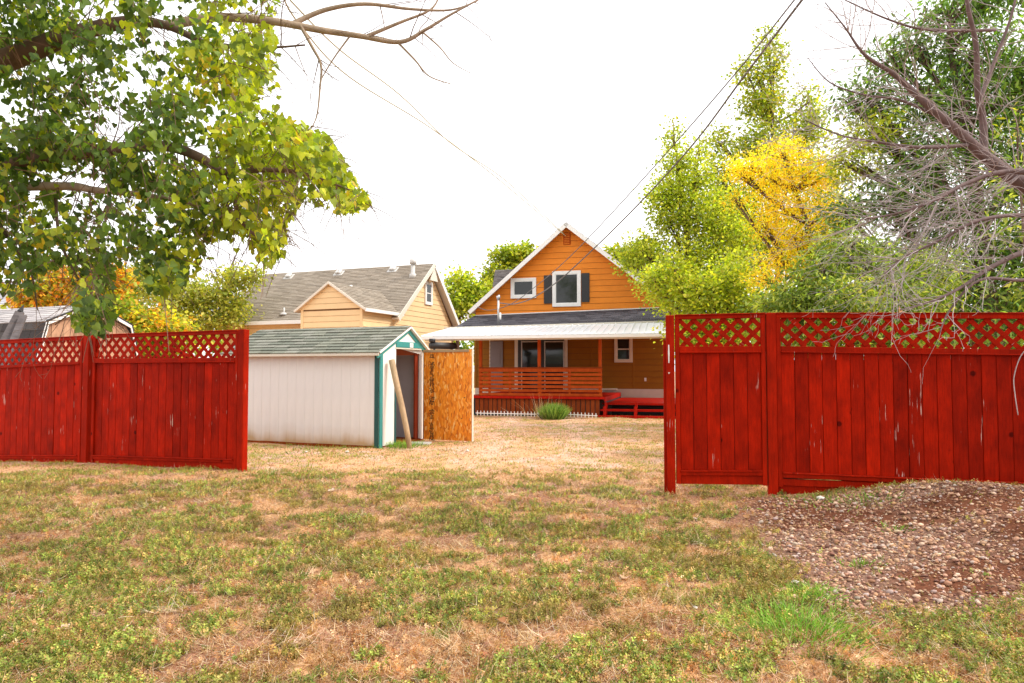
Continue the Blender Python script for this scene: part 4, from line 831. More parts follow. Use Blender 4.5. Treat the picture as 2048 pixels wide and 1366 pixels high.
# ------------------------------------------------------------------ foliage generators
LANCE = [(0, 0, 0), (.5, .42, .06), (0, 1, -.05), (-.5, .42, .06)]; LF = [(0, 1, 2), (0, 2, 3)]
COTTON = [(0, .03, 0), (.30, -.10, .05), (.52, .08, .10), (.50, .36, .12), (.24, .70, .05), (0, 1.0, -.06), (-.24, .70, .05), (-.50, .36, .12), (-.52, .08, .10), (-.30, -.10, .05)]
CF = [(0, i, i + 1) for i in range(1, 9)]
def tree(name, label, cat, base, trunk_px, lobes, nleaf, size, pal, group=None, ratio=.5, tmpl=(LANCE, LF), bark='bark', tr=.14, singles=0, csig=.55, cper=26, droop=.2, limbs=True, pal2=None):
    """trunk_px: list of (px,py,Y); lobes: (px,py,Y,rx_px,rz_px[,palette])"""
    Q = lambda a, b, Yq: P(a, b, Yq) if Yq > 0 else Vector((a, Yq, b))
    tp = [Q(*t) for t in trunk_px]; b0 = Vector((tp[0].x, tp[0].y, gpt(tp[0].x, tp[0].y) - .1)); root = empty(name, b0, 0, label=label, cat=cat, group=group)
    tp[0] = b0.copy(); mb = MB(); k = len(tp); mb.tube([p - b0 for p in tp], [tr * (1 - .8 * i / (k - 1)) for i in range(k)], 10); mb.build('trunk', M[bark], root, True)
    area = [l[3] * l[4] for l in lobes]; tot = sum(area)
    P_, A_, N_, C_ = [], [], [], []; br = MB()
    for l, ar in zip(lobes, area):
        c = np.array(Q(l[0], l[1], l[2])); s = l[2] / FPX if l[2] > 0 else 1.0; R = np.array([l[3] * s, max(l[3], l[4]) * s * .85, l[4] * s]); nl = int(nleaf * ar / tot); nc = max(3, nl // cper)
        d = RNG.normal(0, 1, (nc, 3)); d /= np.linalg.norm(d, axis=1, keepdims=True); rr = RNG.random((nc, 1)) ** .45; cc = c + d * rr * R * .92
        ctone = RNG.uniform(.62, 1.35, (nc, 1)) * RNG.uniform(.93, 1.07, (nc, 3)); pl_ = l[5] if len(l) > 5 else pal
        per = RNG.poisson(cper, nc); ii = np.repeat(np.arange(nc), per); n = len(ii)
        if n == 0: continue
        cs = csig * (.22 + .20 * R.min()) ; cs = min(cs, .36)
        off = RNG.normal(0, cs, (n, 3)) * np.array([1, 1, .65]); pos = cc[ii] + off
        out = (pos - c) / np.maximum(np.linalg.norm(pos - c, axis=1, keepdims=True), .05)
        ax = out * .5 + RNG.normal(0, .6, (n, 3)) + np.array([0, 0, -droop]); nm = RNG.normal(0, .7, (n, 3)) + np.array([0, 0, 1.0])
        P_.append(pos); A_.append(ax); N_.append(nm); C_.append(pick(pl_, n) * ctone[ii])
        if limbs:
            src = min(tp[1:], key=lambda t: (t - Vector(c)).length + (6 if t.z > c[2] - .4 * abs(t.x - c[0]) else 0)); sv = np.array(src)
            cv = Vector(c) - b0; m_ = (src - b0).lerp(cv, .5) + Vector((0, 0, -.04 * abs(c[0] - sv[0]))); br.tube([src - b0, m_, cv], [tr * .38, tr * .25, tr * .12], 6)
            for q in range(min(10, nc)):
                e = Vector(cc[q]) - b0; br.tube([m_.lerp(cv, random.random()), cv.lerp(e, .6) + Vector((0, 0, .05)), e], [tr * .12, tr * .07, tr * .03], 4)
    if limbs: br.build('limbs', M[bark], root, True)
    pos = np.concatenate(P_); ax = np.concatenate(A_); nm = np.concatenate(N_); col = np.clip(np.concatenate(C_), 0, 1); n = len(pos); sz = size * RNG.uniform(.65, 1.3, n); b = np.array(b0)
    if singles:
        dist = pos[:, 1] + RNG.random(n) * .3; vis = np.abs(pos[:, 0]) < pos[:, 1] * .72; dist[~vis] += 100; order = np.argsort(dist)[:singles]; keep = np.ones(n, bool); keep[order] = False
        single_leaves(pos[order] - b, ax[order], nm[order], sz[order], ratio, col[order], root, tmpl)
        pos, ax, nm, col, sz = pos[keep], ax[keep], nm[keep], col[keep], sz[keep]
    me = scatter(tmpl[0], tmpl[1], pos - b, ax, nm, sz, col, 'foliage', M['leaf'], wid=sz * ratio); setp(obj('foliage', me, root), kind='stuff')
    return root
def single_leaves(pos, ax, nm, sz, ratio, col, root, tmpl, K=10):
    idx = np.argsort(col[:, 0]); s, a, b = frames(len(pos), ax, nm); meshes = []
    for k in range(K): meshes.append(mesh_np('leaf', np.array(tmpl[0]) * np.array([ratio, 1, 1]), np.array(tmpl[1]), M['leaf'], col[idx[min(len(idx) - 1, int((k + .5) * len(idx) / K))]]))
    for j, i in enumerate(idx):
        o = obj('leaf', meshes[min(K - 1, j * K // len(idx))], root, Vector(pos[i]), Matrix((Vector(s[i]), Vector(a[i]), Vector(b[i]))).transposed()); o.scale = (sz[i],) * 3
YG = [(.30, .38, .04), (.40, .44, .05), (.46, .44, .05), (.20, .27, .03)]
BG = [(.40, .47, .05), (.50, .55, .07), (.26, .33, .04), (.58, .58, .08)]
YE = [(.94, .68, .03), (.90, .58, .02), (.97, .78, .08), (.74, .72, .08)]
DK = [(.11, .20, .05), (.16, .28, .06), (.08, .15, .04), (.24, .36, .08)]
AS = [(.20, .28, .055), (.29, .37, .09), (.12, .19, .045), (.44, .48, .11)]
ORG = [(.72, .34, .04), (.80, .48, .06), (.52, .46, .06), (.62, .24, .03), (.36, .42, .06), (.44, .46, .07)]
# tall poplar
tree('poplar_tree', 'tallest narrow yellow green poplar rising behind the yellow tree', 'tree', None, [(1560, 780, 25), (1558, 600, 25), (1550, 400, 25), (1545, 250, 25), (1538, 90, 25)],
     [(1536, 85, 25, 20, 38), (1548, 130, 25, 30, 36), (1515, 150, 25, 34, 40), (1535, 205, 25, 44, 50), (1490, 140, 25, 16, 26), (1505, 215, 25, 30, 34), (1618, 205, 25.5, 26, 42), (1600, 265, 25, 42, 46), (1530, 285, 25, 56, 55), (1625, 250, 25, 22, 40), (1560, 350, 25, 76, 50), (1490, 300, 25.5, 36, 40), (1435, 285, 24.5, 24, 34), (1440, 350, 24.5, 36, 44), (1620, 340, 25.5, 30, 40), (1480, 410, 26, 60, 60), (1570, 460, 26, 80, 80), (1660, 410, 26, 50, 80), (1500, 520, 26, 70, 70), (1650, 530, 26, 70, 80), (1430, 400, 26, 40, 50), (1540, 215, 25, 10, 40, YE)], 30000, .115, YG, ratio=.75, csig=.75, cper=18)
tree('young_poplar_tree', 'bright yellow green tree with a pointed top just right of the orange house', 'tree', None, [(1395, 800, 21), (1390, 600, 21), (1370, 450, 21), (1350, 290, 21)],
     [(1345, 275, 21, 14, 34), (1358, 320, 21, 30, 34), (1350, 385, 21, 46, 46), (1400, 350, 21, 26, 34), (1395, 430, 21, 50, 50), (1340, 440, 21, 34, 34), (1440, 470, 21, 50, 60), (1370, 510, 21, 60, 50), (1285, 500, 21, 34, 40), (1262, 525, 21.5, 18, 26), (1430, 560, 21, 70, 50), (1350, 580, 20.5, 60, 50), (1450, 420, 21.5, 44, 50), (1320, 400, 21, 26, 40), (1400, 300, 22, 18, 30), (1480, 480, 21.5, 40, 50)], 27000, .095, BG, ratio=.75, csig=.7, cper=20)
tree('maple_tree', 'low bright green maple whose branches reach over the right corner of the orange house roof', 'tree', None, [(1430, 850, 17), (1430, 700, 17), (1425, 560, 17)],
     [(1310, 560, 17.5, 36, 26), (1345, 540, 17, 40, 30), (1400, 590, 17, 70, 50), (1470, 560, 17, 50, 60), (1500, 620, 17, 60, 50), (1390, 660, 17, 60, 50), (1440, 700, 17, 90, 60), (1330, 590, 17.3, 22, 12)], 15000, .085, BG, ratio=.9, csig=.6, cper=20)
tree('yellow_ash_tree', 'golden yellow autumn tree in front of the tall poplar', 'tree', None, [(1630, 900, 15.5), (1625, 600, 15.5), (1615, 450, 15.5), (1590, 380, 15.5)],
     [(1565, 305, 15.5, 60, 32), (1500, 335, 15.5, 44, 26), (1480, 350, 15.5, 26, 18), (1545, 360, 15.5, 66, 36), (1620, 350, 15.5, 50, 40), (1560, 415, 15.5, 72, 40), (1650, 430, 15.5, 50, 40), (1530, 455, 15.5, 34, 26), (1590, 480, 15.5, 50, 36), (1470, 400, 15.5, 16, 20), (1660, 350, 15.6, 24, 34), (1620, 500, 15.5, 50, 40, YG + YE), (1680, 450, 15.5, 30, 30, YG + YE), (1560, 520, 15.3, 46, 30), (1530, 562, 15.2, 36, 24), (1595, 545, 15.3, 30, 26)], 21000, .068, YE, ratio=.42, csig=.5, cper=24)
tree('ash_tree', 'dark green ash with long pointed leaves leaning over the right fence below the dead branches', 'tree', None, [(1760, 960, 11), (1755, 700, 11), (1720, 560, 11)],
     [(1690, 490, 11, 50, 32), (1640, 540, 11, 60, 36), (1740, 530, 11.5, 70, 46), (1590, 600, 11, 60, 40), (1680, 600, 10.6, 80, 40), (1780, 590, 11, 80, 50), (1540, 620, 11.3, 40, 24), (1640, 660, 11, 120, 40), (1780, 670, 11, 110, 50), (1860, 560, 11.5, 70, 60)], 16000, .11, AS, ratio=.30, singles=240, csig=.6, cper=20, droop=.5)
tree('ash_tree', 'largest dark green tree filling the upper right behind the bare grey branches', 'tree', None, [(1990, 960, 14), (1985, 700, 14), (1960, 450, 14), (1930, 250, 14), (1900, 100, 14)],
     [(1900, 20, 14, 70, 40), (1990, -20, 14, 110, 60), (1830, 90, 14, 50, 36), (1780, 120, 14, 40, 36), (1940, 110, 14, 100, 70), (1730, 190, 14, 44, 40), (1830, 200, 14, 90, 60), (1700, 200, 14, 26, 22), (1960, 230, 14, 100, 80), (2070, 150, 14, 90, 100), (1740, 270, 14, 60, 44, BG), (1850, 320, 14, 100, 60), (1700, 330, 14, 44, 40, BG), (2040, 340, 14, 90, 90), (1770, 400, 14, 90, 50), (1690, 430, 14, 34, 30), (1910, 430, 14, 110, 70), (2040, 480, 14, 80, 60), (1840, 510, 14, 90, 50), (1960, 560, 14, 110, 60), (2060, 620, 14, 80, 60), (1900, 660, 14, 140, 60), (2150, 500, 14, 80, 200), (2180, 200, 14, 100, 200)], 46000, .145, DK, ratio=.32, csig=.75, cper=22, droop=.4, tr=.25)
tree('young_ash_tree', 'leafy green sapling with some yellowing leaves at the right edge of the photo', 'tree', None, [(2075, 980, 9.2), (2060, 640, 9.2), (2035, 300, 9.2)],
     [(2035, 250, 9.2, 30, 36, [(.40, .38, .05), (.22, .34, .06)]), (2050, 340, 9.2, 40, 50), (2060, 460, 9.3, 50, 60), (2050, 570, 9.3, 50, 50)], 700, .11, AS, ratio=.34, csig=.6, cper=12, droop=.2, tr=.04)
# behind the houses
tree('elm_tree', 'round green tree between the peach house and the orange house', 'tree', None, [(915, 760, 36), (915, 640, 36), (918, 580, 36)], [(920, 570, 36, 26, 30), (905, 610, 36, 30, 30), (935, 610, 36, 34, 36), (960, 590, 36, 26, 30), (880, 640, 36, 20, 22)], 5000, .20, BG, 'small trees behind the orange house', ratio=.8, cper=16, csig=.8)
tree('elm_tree', 'yellow green tree showing just left of the orange house gable', 'tree', None, [(1030, 760, 38), (1025, 600, 38), (1022, 540, 38)], [(1020, 515, 38, 34, 22), (1055, 505, 38, 26, 16), (1000, 545, 38, 34, 22), (985, 580, 38, 30, 26)], 4500, .20, YG, 'small trees behind the orange house', ratio=.8, cper=14, csig=.8)
tree('elm_tree', 'small distant tree peeking over the right slope of the orange roof', 'tree', None, [(1250, 760, 38), (1245, 600, 38), (1240, 530, 38)], [(1228, 505, 38, 18, 14), (1250, 520, 38, 24, 20), (1290, 510, 36, 30, 24)], 2200, .20, YG, 'small trees behind the orange house', ratio=.8, cper=14, csig=.8)
tree('maple_tree', 'orange autumn tree above the roof of the gambrel shed', 'tree', None, [(150, 760, 24), (150, 640, 24), (148, 590, 24)], [(150, 580, 24, 70, 30), (90, 590, 24, 50, 26), (50, 600, 24, 26, 20), (215, 560, 24, 40, 30), (200, 600, 24, 60, 26), (120, 550, 24, 30, 18)], 6500, .17, ORG, ratio=.8, cper=16, csig=.8)
tree('maple_tree', 'orange tipped yellow bush beside the right slope of the gambrel shed', 'tree', None, [(300, 800, 22), (300, 680, 22), (295, 640, 22)], [(280, 640, 22, 44, 26, ORG + YG), (330, 655, 22, 60, 26, YE + YG + ORG), (240, 625, 22, 30, 24, YG), (300, 700, 22, 80, 40)], 7000, .14, YG + [(.60, .40, .06)], ratio=.8, cper=18, csig=.7)
tree('willow_tree', 'sprawling yellow green tree left of the peach house roof', 'tree', None, [(370, 800, 30), (360, 680, 30), (380, 610, 30), (400, 560, 30)], [(300, 560, 31, 60, 34), (250, 590, 30, 50, 40), (360, 600, 30, 60, 40), (430, 590, 30, 60, 30), (480, 560, 30, 44, 24), (400, 640, 30, 70, 30), (460, 630, 30, 40, 30), (505, 550, 30, 26, 14)], 12000, .17, [(.34, .36, .06), (.42, .42, .08), (.26, .30, .05), (.50, .46, .12)], ratio=.6, cper=16, csig=.9, bark='palebark')
tree('hedge_tree', 'mass of green trees closing the view far behind the left fence', 'tree', None, [(-60, 780, 44), (-60, 640, 44)], [(-100, 640, 44, 120, 60), (60, 660, 44, 100, 40), (250, 670, 44, 120, 40), (440, 680, 44, 120, 40), (560, 690, 44, 80, 30)], 7000, .32, YG, ratio=.8, cper=16, limbs=False)
tree('hedge_tree', 'mass of green trees closing the view far behind the orange house', 'tree', None, [(900, 780, 46), (900, 680, 46)], [(860, 680, 46, 60, 50), (960, 690, 46, 60, 50), (1400, 660, 40, 120, 70), (1600, 650, 36, 120, 80), (1850, 640, 30, 150, 90), (2100, 640, 28, 150, 90)], 11000, .32, BG + DK, ratio=.8, cper=16, limbs=False)

tree('hedge_tree', 'row of unseen green trees added behind the viewpoint, mirrored in the house windows', 'tree', None, [(2, 0, -16), (2, 4, -16)], [(-14, 5, -17, 5, 4), (-5, 5, -16, 5, 5), (4, 4, -16, 5, 4), (13, 5, -17, 5, 4.5)], 5000, .4, DK, ratio=.8, cper=14, limbs=False)  # unseen trees, added so the panes mirror something dark
# ------------------------------------------------------------------ bare branches
def grow(mb, p, d, length, r, depth, bias, spread=.7, seg=.09, n=4, kids=1.0, minr=.0012):
    """walk a twig, drooping toward bias, spawning finer ones"""
    pts = [p.copy()]; rr = [r]; d = d.normalized(); k = max(3, int(length / seg)); st = length / k
    for i in range(k):
        d = (d + Vector((random.gauss(0, .13), random.gauss(0, .13), random.gauss(0, .13))) + bias * .05).normalized(); p = p + d * st; f = 1 - (i + 1) / k; pts.append(p.copy()); rr.append(max(minr, r * (.25 + .75 * f)))
        if depth > 0 and i > 0 and random.random() < kids * .62:
            a = Vector((random.gauss(0, 1), random.gauss(0, 1), random.gauss(0, 1))); a = (a - d * a.dot(d)).normalized(); nd = (d * random.uniform(.6, 1.1) + a * spread + bias * .25).normalized()
            grow(mb, p, nd, length * random.uniform(.35, .62) * (.6 + .5 * f), max(minr, rr[-1] * .6), depth - 1, bias, spread, seg, 3, kids, minr)
    mb.tube(pts, rr, n)
def spline(pts, k=6):
    out = []; n = len(pts)
    for i in range(n - 1):
        p0, p1, p2, p3 = pts[max(i - 1, 0)], pts[i], pts[i + 1], pts[min(i + 2, n - 1)]
        for j in range(k): t = j / k; out.append(.5 * ((2 * p1) + (p2 - p0) * t + (2 * p0 - 5 * p1 + 4 * p2 - p3) * t * t + (3 * p1 - p0 - 3 * p2 + p3) * t ** 3))
    return out + [pts[-1]]
def limb(root, b0, pxs, r0, r1, m, name='branch', twigs=0, tl=.8, td=2, bias=Vector((0, 0, -1)), tw=None, start=0.0, kids=1.0, trr=.0045, spread=.7, rough=.0, pw=1.0):
    pts = spline([P(*q) for q in pxs]); k = len(pts)
    if rough: pts = [p + Vector([random.gauss(0, rough) for _ in range(3)]) for p in pts]
    rs = [r1 + (r0 - r1) * (1 - i / (k - 1)) ** pw for i in range(k)]
    mb = MB(); mb.tube([p - b0 for p in pts], rs, 9); mb.build(name, m, root, True)
    if tw is not None:
        for _ in range(twigs):
            i = int(random.uniform(start, 1) * (k - 2)); t = (pts[i + 1] - pts[i]).normalized(); a = Vector((random.gauss(0, 1), random.gauss(0, .8), random.gauss(0, 1))); a = (a - t * a.dot(t)).normalized()
            grow(tw, pts[i] - b0, t * .5 + a * .8 + bias * .3, tl * random.uniform(.5, 1.2), min(trr, rs[i] * .6), td, bias, spread, kids=kids)
random.seed(21)
db = P(2420, 980, 6.4); db.z = gpt(db.x, db.y) - .05
dt = empty('dead_tree', db, 0, label='bare grey dead tree reaching in from the right edge over the fence', cat='tree')
tw = MB(); bl_ = Vector((-.85, -.05, -.25))
mb = MB(); mb.tube([(0, 0, 0), tuple((P(2400, 700, 6.4) - db)), tuple((P(2350, 480, 6.3) - db)), tuple((P(2300, 430, 6.2) - db))], [.20, .17, .14, .10], 12); mb.build('trunk', M['deadbark'], dt, True)
D_ = M['deadbark']
limb(dt, db, [(2300, 430, 6.2), (2150, 410, 6.1), (2060, 375, 6.1), (1985, 325, 6.1), (1930, 275, 6.0), (1850, 205, 5.9), (1790, 150, 5.9), (1730, 110, 5.8), (1690, 55, 5.8), (1650, 5, 5.8)], .095, .004, D_, twigs=44, tl=.8, bias=Vector((-.5, 0, .1)), tw=tw, start=.25, pw=1.5)
limb(dt, db, [(1968, 312, 6.1), (1966, 240, 6.1), (1955, 180, 6.0), (1952, 90, 5.9), (1935, 10, 5.8), (1930, -60, 5.8)], .035, .012, D_, twigs=16, tl=.8, bias=Vector((-.5, 0, .1)), tw=tw)
limb(dt, db, [(1960, 200, 6.1), (1990, 120, 6.2), (2020, 40, 6.2), (2040, -40, 6.2)], .02, .008, D_, twigs=14, tl=.8, bias=Vector((-.3, 0, .1)), tw=tw)
limb(dt, db, [(2250, 380, 6.0), (2080, 348, 5.9), (2000, 345, 5.9), (1930, 368, 5.8), (1870, 400, 5.7), (1800, 425, 5.7), (1720, 440, 5.7)], .03, .005, D_, twigs=66, tl=.8, bias=bl_, tw=tw, start=.2)
limb(dt, db, [(1935, 290, 6.0), (1850, 295, 5.9), (1760, 285, 5.9), (1680, 270, 5.9), (1610, 240, 5.9)], .018, .004, D_, twigs=40, tl=.75, bias=Vector((-.7, 0, -.1)), tw=tw, start=.1)
limb(dt, db, [(1880, 235, 6.0), (1800, 200, 5.9), (1730, 190, 5.9), (1660, 165, 5.9), (1615, 115, 5.9)], .014, .003, D_, twigs=12, tl=.5, bias=Vector((-.7, 0, .0)), tw=tw, start=.2)
limb(dt, db, [(1990, 60, 6.2), (1860, 60, 6.0), (1780, 40, 5.9), (1690, 0, 5.9)], .015, .005, D_, twigs=14, tl=.6, bias=Vector((-.6, 0, .2)), tw=tw)
limb(dt, db, [(2250, 520, 6.2), (2080, 500, 6.0), (1990, 530, 5.9), (1930, 570, 5.8), (1870, 600, 5.7), (1800, 620, 5.7)], .03, .005, D_, twigs=34, tl=.55, bias=bl_, tw=tw, start=.2)
limb(dt, db, [(2250, 540, 6.2), (2060, 560, 6.0), (1960, 560, 5.8), (1900, 620, 5.8), (1880, 665, 5.7)], .02, .004, D_, twigs=9, tl=.36, bias=bl_, tw=tw, start=.2)
limb(dt, db, [(2200, 440, 6.0), (2060, 430, 5.9), (1960, 440, 5.7), (1880, 480, 5.7), (1800, 520, 5.7), (1760, 560, 5.7)], .022, .004, D_, twigs=66, tl=.66, bias=bl_, tw=tw, start=.15)
setp(tw.build('twigs', M['twig'], dt), kind='stuff')
mb = MB(); mb.tube([p - db for p in spline([P(2060, 690, 5.9), P(2040, 715, 5.9), P(2028, 755, 5.9), P(2030, 790, 5.9), P(2036, 830, 5.9)])], .004, 5); mb.build('drooping_twig', M['twig'], dt, True)
# distant bare trees on the left skyline
for (bx, by, Yd, hs, lab) in ((470, 700, 33, ((455, 520), (500, 530), (480, 500), (420, 540)), 'leafless tree standing behind the willow left of the peach house'), (880, 720, 40, ((900, 545), (885, 570)), 'tiny leafless tree top right of the peach house gable')):
    b0 = P(bx, by + 40, Yd); b0.z = 0; r_ = empty('bare_tree', b0, 0, label=lab, cat='tree'); tw = MB(); t0 = P(bx - 20, by - 110, Yd) - b0; mb = MB(); mb.tube([(0, 0, 0), tuple(t0)], [.16, .09], 8); mb.build('trunk', M['bark'], r_, True)
    for (qx, qy) in hs: e = P(qx, qy, Yd) - b0; grow(tw, t0, (e - t0), (e - t0).length * 1.1, .07, 3, Vector((0, 0, .2)), .7, .35, minr=.014)
    setp(tw.build('twigs', M['bark'], r_), kind='stuff')

# ------------------------------------------------------------------ cottonwood, upper left
random.seed(5)
cb_ = P(-420, 985, 5.4); cb_.z = gpt(cb_.x, cb_.y) - .1
cw = empty('cottonwood_tree', cb_, 0, label='large cottonwood overhanging the upper left with heart shaped green leaves', cat='tree')
mb = MB(); mb.tube([(0, 0, 0), tuple(P(-430, 700, 5.4) - cb_), tuple(P(-400, 400, 5.3) - cb_), tuple(P(-360, 200, 5.3) - cb_), tuple(P(-300, -80, 5.3) - cb_)], [.38, .32, .27, .22, .15], 14); mb.build('trunk', M['bark'], cw, True)
tw = MB(); K_, PB = M['bark'], M['palebark']; dn = Vector((.25, 0, -.7))
limb(cw, cb_, [(-370, 260, 5.3), (-160, 175, 5.1), (20, 118, 5.0), (130, 75, 4.9), (250, 45, 4.9), (330, 50, 4.8), (420, 88, 4.7), (530, 95, 4.7), (610, 90, 4.6)], .13, .006, K_, twigs=30, tl=.7, tw=tw, bias=dn, start=.3, pw=1.7)
limb(cw, cb_, [(330, 52, 4.8), (430, 35, 4.9), (540, 42, 4.9), (640, 60, 5.0), (720, 72, 5.0), (800, 84, 5.0), (850, 60, 5.0), (900, 30, 5.0), (965, -5, 5.0)], .035, .005, PB, twigs=7, tl=.45, td=1, tw=tw, bias=dn, start=.5, kids=.7)
limb(cw, cb_, [(585, 48, 4.95), (650, 20, 5), (730, 8, 5), (820, 18, 5), (900, 20, 5), (955, 2, 5)], .02, .004, PB, twigs=5, tl=.4, td=1, tw=tw, bias=dn, start=.4, kids=.6)
limb(cw, cb_, [(735, 72, 5.0), (800, 45, 5.0), (860, 20, 5.0), (880, -10, 5)], .015, .004, PB, twigs=3, tl=.3, td=1, tw=tw, bias=dn)
limb(cw, cb_, [(600, 50, 4.95), (625, 95, 4.95), (642, 130, 4.95), (640, 175, 4.95), (634, 230, 4.95), (620, 262, 4.95)], .013, .003, PB, twigs=6, tl=.25, td=1, tw=tw, bias=dn, start=.3, kids=.7)
limb(cw, cb_, [(700, 72, 5.0), (672, 110, 5), (650, 145, 5), (640, 165, 5)], .007, .003, PB)
limb(cw, cb_, [(795, 84, 5), (830, 120, 5), (858, 152, 5), (902, 168, 5)], .009, .003, PB, twigs=3, tl=.2, td=1, tw=tw, bias=dn)
limb(cw, cb_, [(845, 64, 5), (880, 95, 5), (905, 125, 5), (940, 146, 5)], .007, .002, PB, twigs=3, tl=.2, td=1, tw=tw, bias=dn)
limb(cw, cb_, [(420, 88, 4.7), (435, 130, 4.7), (470, 200, 4.6), (490, 240, 4.6), (515, 300, 4.6)], .016, .004, PB, twigs=8, tl=.4, tw=tw, bias=dn)
limb(cw, cb_, [(-390, 420, 5.3), (-100, 345, 5.0), (100, 312, 4.8), (240, 297, 4.7), (330, 292, 4.6), (400, 315, 4.5), (450, 345, 4.4), (520, 340, 4.4), (600, 345, 4.4), (700, 380, 4.3)], .06, .005, K_, twigs=40, tl=.55, tw=tw, bias=dn, start=.3)
limb(cw, cb_, [(400, 315, 4.5), (460, 355, 4.5), (470, 400, 4.5), (480, 440, 4.4), (520, 480, 4.4)], .03, .006, K_, twigs=22, tl=.45, tw=tw, bias=dn)
limb(cw, cb_, [(-395, 450, 5.3), (-100, 385, 5.0), (120, 372, 4.9), (190, 380, 4.8), (290, 390, 4.8), (400, 410, 4.7), (480, 430, 4.6)], .042, .006, PB, twigs=36, tl=.6, tw=tw, bias=dn, start=.3)
limb(cw, cb_, [(60, 300, 5), (200, 330, 5), (215, 420, 4.9), (200, 470, 4.9), (190, 560, 4.8), (170, 640, 4.7)], .012, .004, PB, twigs=18, tl=.4, tw=tw, bias=dn)
limb(cw, cb_, [(-60, 360, 5), (20, 480, 4.9), (60, 540, 4.9), (75, 620, 4.8)], .016, .003, K_, twigs=14, tl=.4, tw=tw, bias=dn)
limb(cw, cb_, [(110, 372, 5), (120, 480, 4.9), (160, 570, 4.9), (155, 610, 4.8), (110, 650, 4.8)], .012, .003, K_, twigs=10, tl=.4, tw=tw, bias=dn)
setp(tw.build('twigs', M['browntwig'], cw), kind='stuff')
OUT = [(-320, -260), (500, -120), (560, -10), (548, 60), (556, 130), (520, 175), (505, 215), (560, 225), (610, 240), (650, 265), (680, 310), (700, 345), (742, 392), (740, 408), (690, 425), (600, 400), (575, 440), (560, 490), (570, 510), (530, 545), (490, 470), (410, 480), (395, 540), (330, 600), (280, 560), (262, 500), (228, 540), (225, 600), (232, 640), (196, 672), (135, 650), (150, 590), (140, 520), (90, 540), (60, 600), (0, 610), (-320, 560)]
def inpoly(px, py):
    px, py = np.asarray(px), np.asarray(py); ins = np.zeros(px.shape, bool); n = len(OUT)
    for i in range(n):
        (x1, y1), (x2, y2) = OUT[i], OUT[(i + 1) % n]
        if y1 == y2: continue
        c_ = ((y1 > py) != (y2 > py)) & (px < (x2 - x1) * (py - y1) / (y2 - y1) + x1); ins ^= c_
    return ins
n = 5800; tx = RNG.uniform(-320, 745, n); ty = RNG.uniform(-240, 672, n); k = inpoly(tx, ty)
gap = fbm(tx / 55, ty / 55, 201, 3); k &= (gap > .455 + .02 * (tx > 300)) | (tx > 520) | ((ty > 500) & (tx > 110) & (tx < 250)); tx, ty = tx[k], ty[k]; ex_, ey_ = [], []
for (a0, a1, b0_, b1_, nn_) in ((140, 228, 530, 668, 34), (690, 742, 378, 420, 12), (560, 690, 240, 420, 60), (400, 575, 430, 500, 30)): ex_.append(RNG.uniform(a0, a1, nn_)); ey_.append(RNG.uniform(b0_, b1_, nn_))
ex_, ey_ = np.concatenate(ex_), np.concatenate(ey_); kk_ = inpoly(ex_, ey_); tx = np.concatenate([tx, ex_[kk_]]); ty = np.concatenate([ty, ey_[kk_]]); n = len(tx)
dY = 4.1 + 1.5 * RNG.random(n) ** 1.2 + .3 * (tx < 150)
Pp, Aa, Nn, Cc, Ss = [], [], [], [], []; stems = MB(); random.seed(9)
for i in range(n):
    p = P(tx[i], ty[i], dY[i]); d = Vector((random.gauss(.25, .5), random.gauss(0, .5), random.gauss(-.35, .4))).normalized(); ln = random.uniform(.14, .32); m_ = random.randint(9, 15)
    right = smooth(230, 520, tx[i]); low = smooth(430, 640, ty[i])
    tone = .55 + .75 * random.random(); pal = [(.12, .20, .045), (.16, .26, .055), (.08, .14, .035), (.24, .34, .08)] if RNG.random() > right * .9 + .14 else [(.46, .54, .05), (.36, .44, .04), (.56, .58, .06), (.20, .28, .04)]; pal = [tuple(x * tone for x in q_) for q_ in pal]
    if random.random() < .035: pal = [(.62, .46, .04), (.50, .42, .04)]
    q = [p + d * ln * t + Vector((0, 0, -.06 * t * t)) for t in (0, .5, 1)]
    if random.random() < .6: stems.tube([v - cb_ for v in q], [.0035, .0026, .0016], 3)
    for j in range(m_):
        t = (j + random.random()) / m_; b = p + d * ln * t + Vector((0, 0, -.06 * t * t)); off = Vector((random.gauss(0, .045), random.gauss(0, .05), random.gauss(-.02, .035))); Pp.append(b + off)
        Aa.append((random.gauss(0, .45) + d.x * .3, random.gauss(0, .45), -.75 + random.gauss(0, .35))); Nn.append((random.gauss(0, 1.0), -.35 + random.gauss(0, .8), random.gauss(.6, .6))); c_ = pal[random.randrange(len(pal))]; jj = random.uniform(.8, 1.25); Cc.append([x * jj for x in c_]); Ss.append(random.uniform(.030, .062))
Pp = np.array([tuple(v) for v in Pp]); Aa, Nn, Cc, Ss = map(np.array, (Aa, Nn, Cc, Ss))
th = PITCH; rel = Pp - np.array([0, 0, EYE]); fw = rel[:, 1] * CT + rel[:, 2] * ST; upv = -rel[:, 1] * ST + rel[:, 2] * CT; qx = 1024 + FPX * rel[:, 0] / fw; qy = 683 - FPX * upv / fw
gp = fbm(Pp[:, 0] / .24 + 40, Pp[:, 2] / .24 + 7, 221, 3); gp2 = fbm(Pp[:, 0] / .75 + 10, Pp[:, 2] / .75, 231, 2)
open_ = (gp > .452 - .16 * (gp2 - .45)) | (RNG.random(len(gp)) < .10)
lx_ = Pp[:, 0] / Pp[:, 1]; lz_ = (Pp[:, 2] - EYE) / Pp[:, 1]
def near_limb(x0, x1, z0, z1): return (Pp[:, 0] > x0) & (Pp[:, 0] < x1) & (Pp[:, 2] > z0) & (Pp[:, 2] < z1) & (Pp[:, 1] < 5.2)
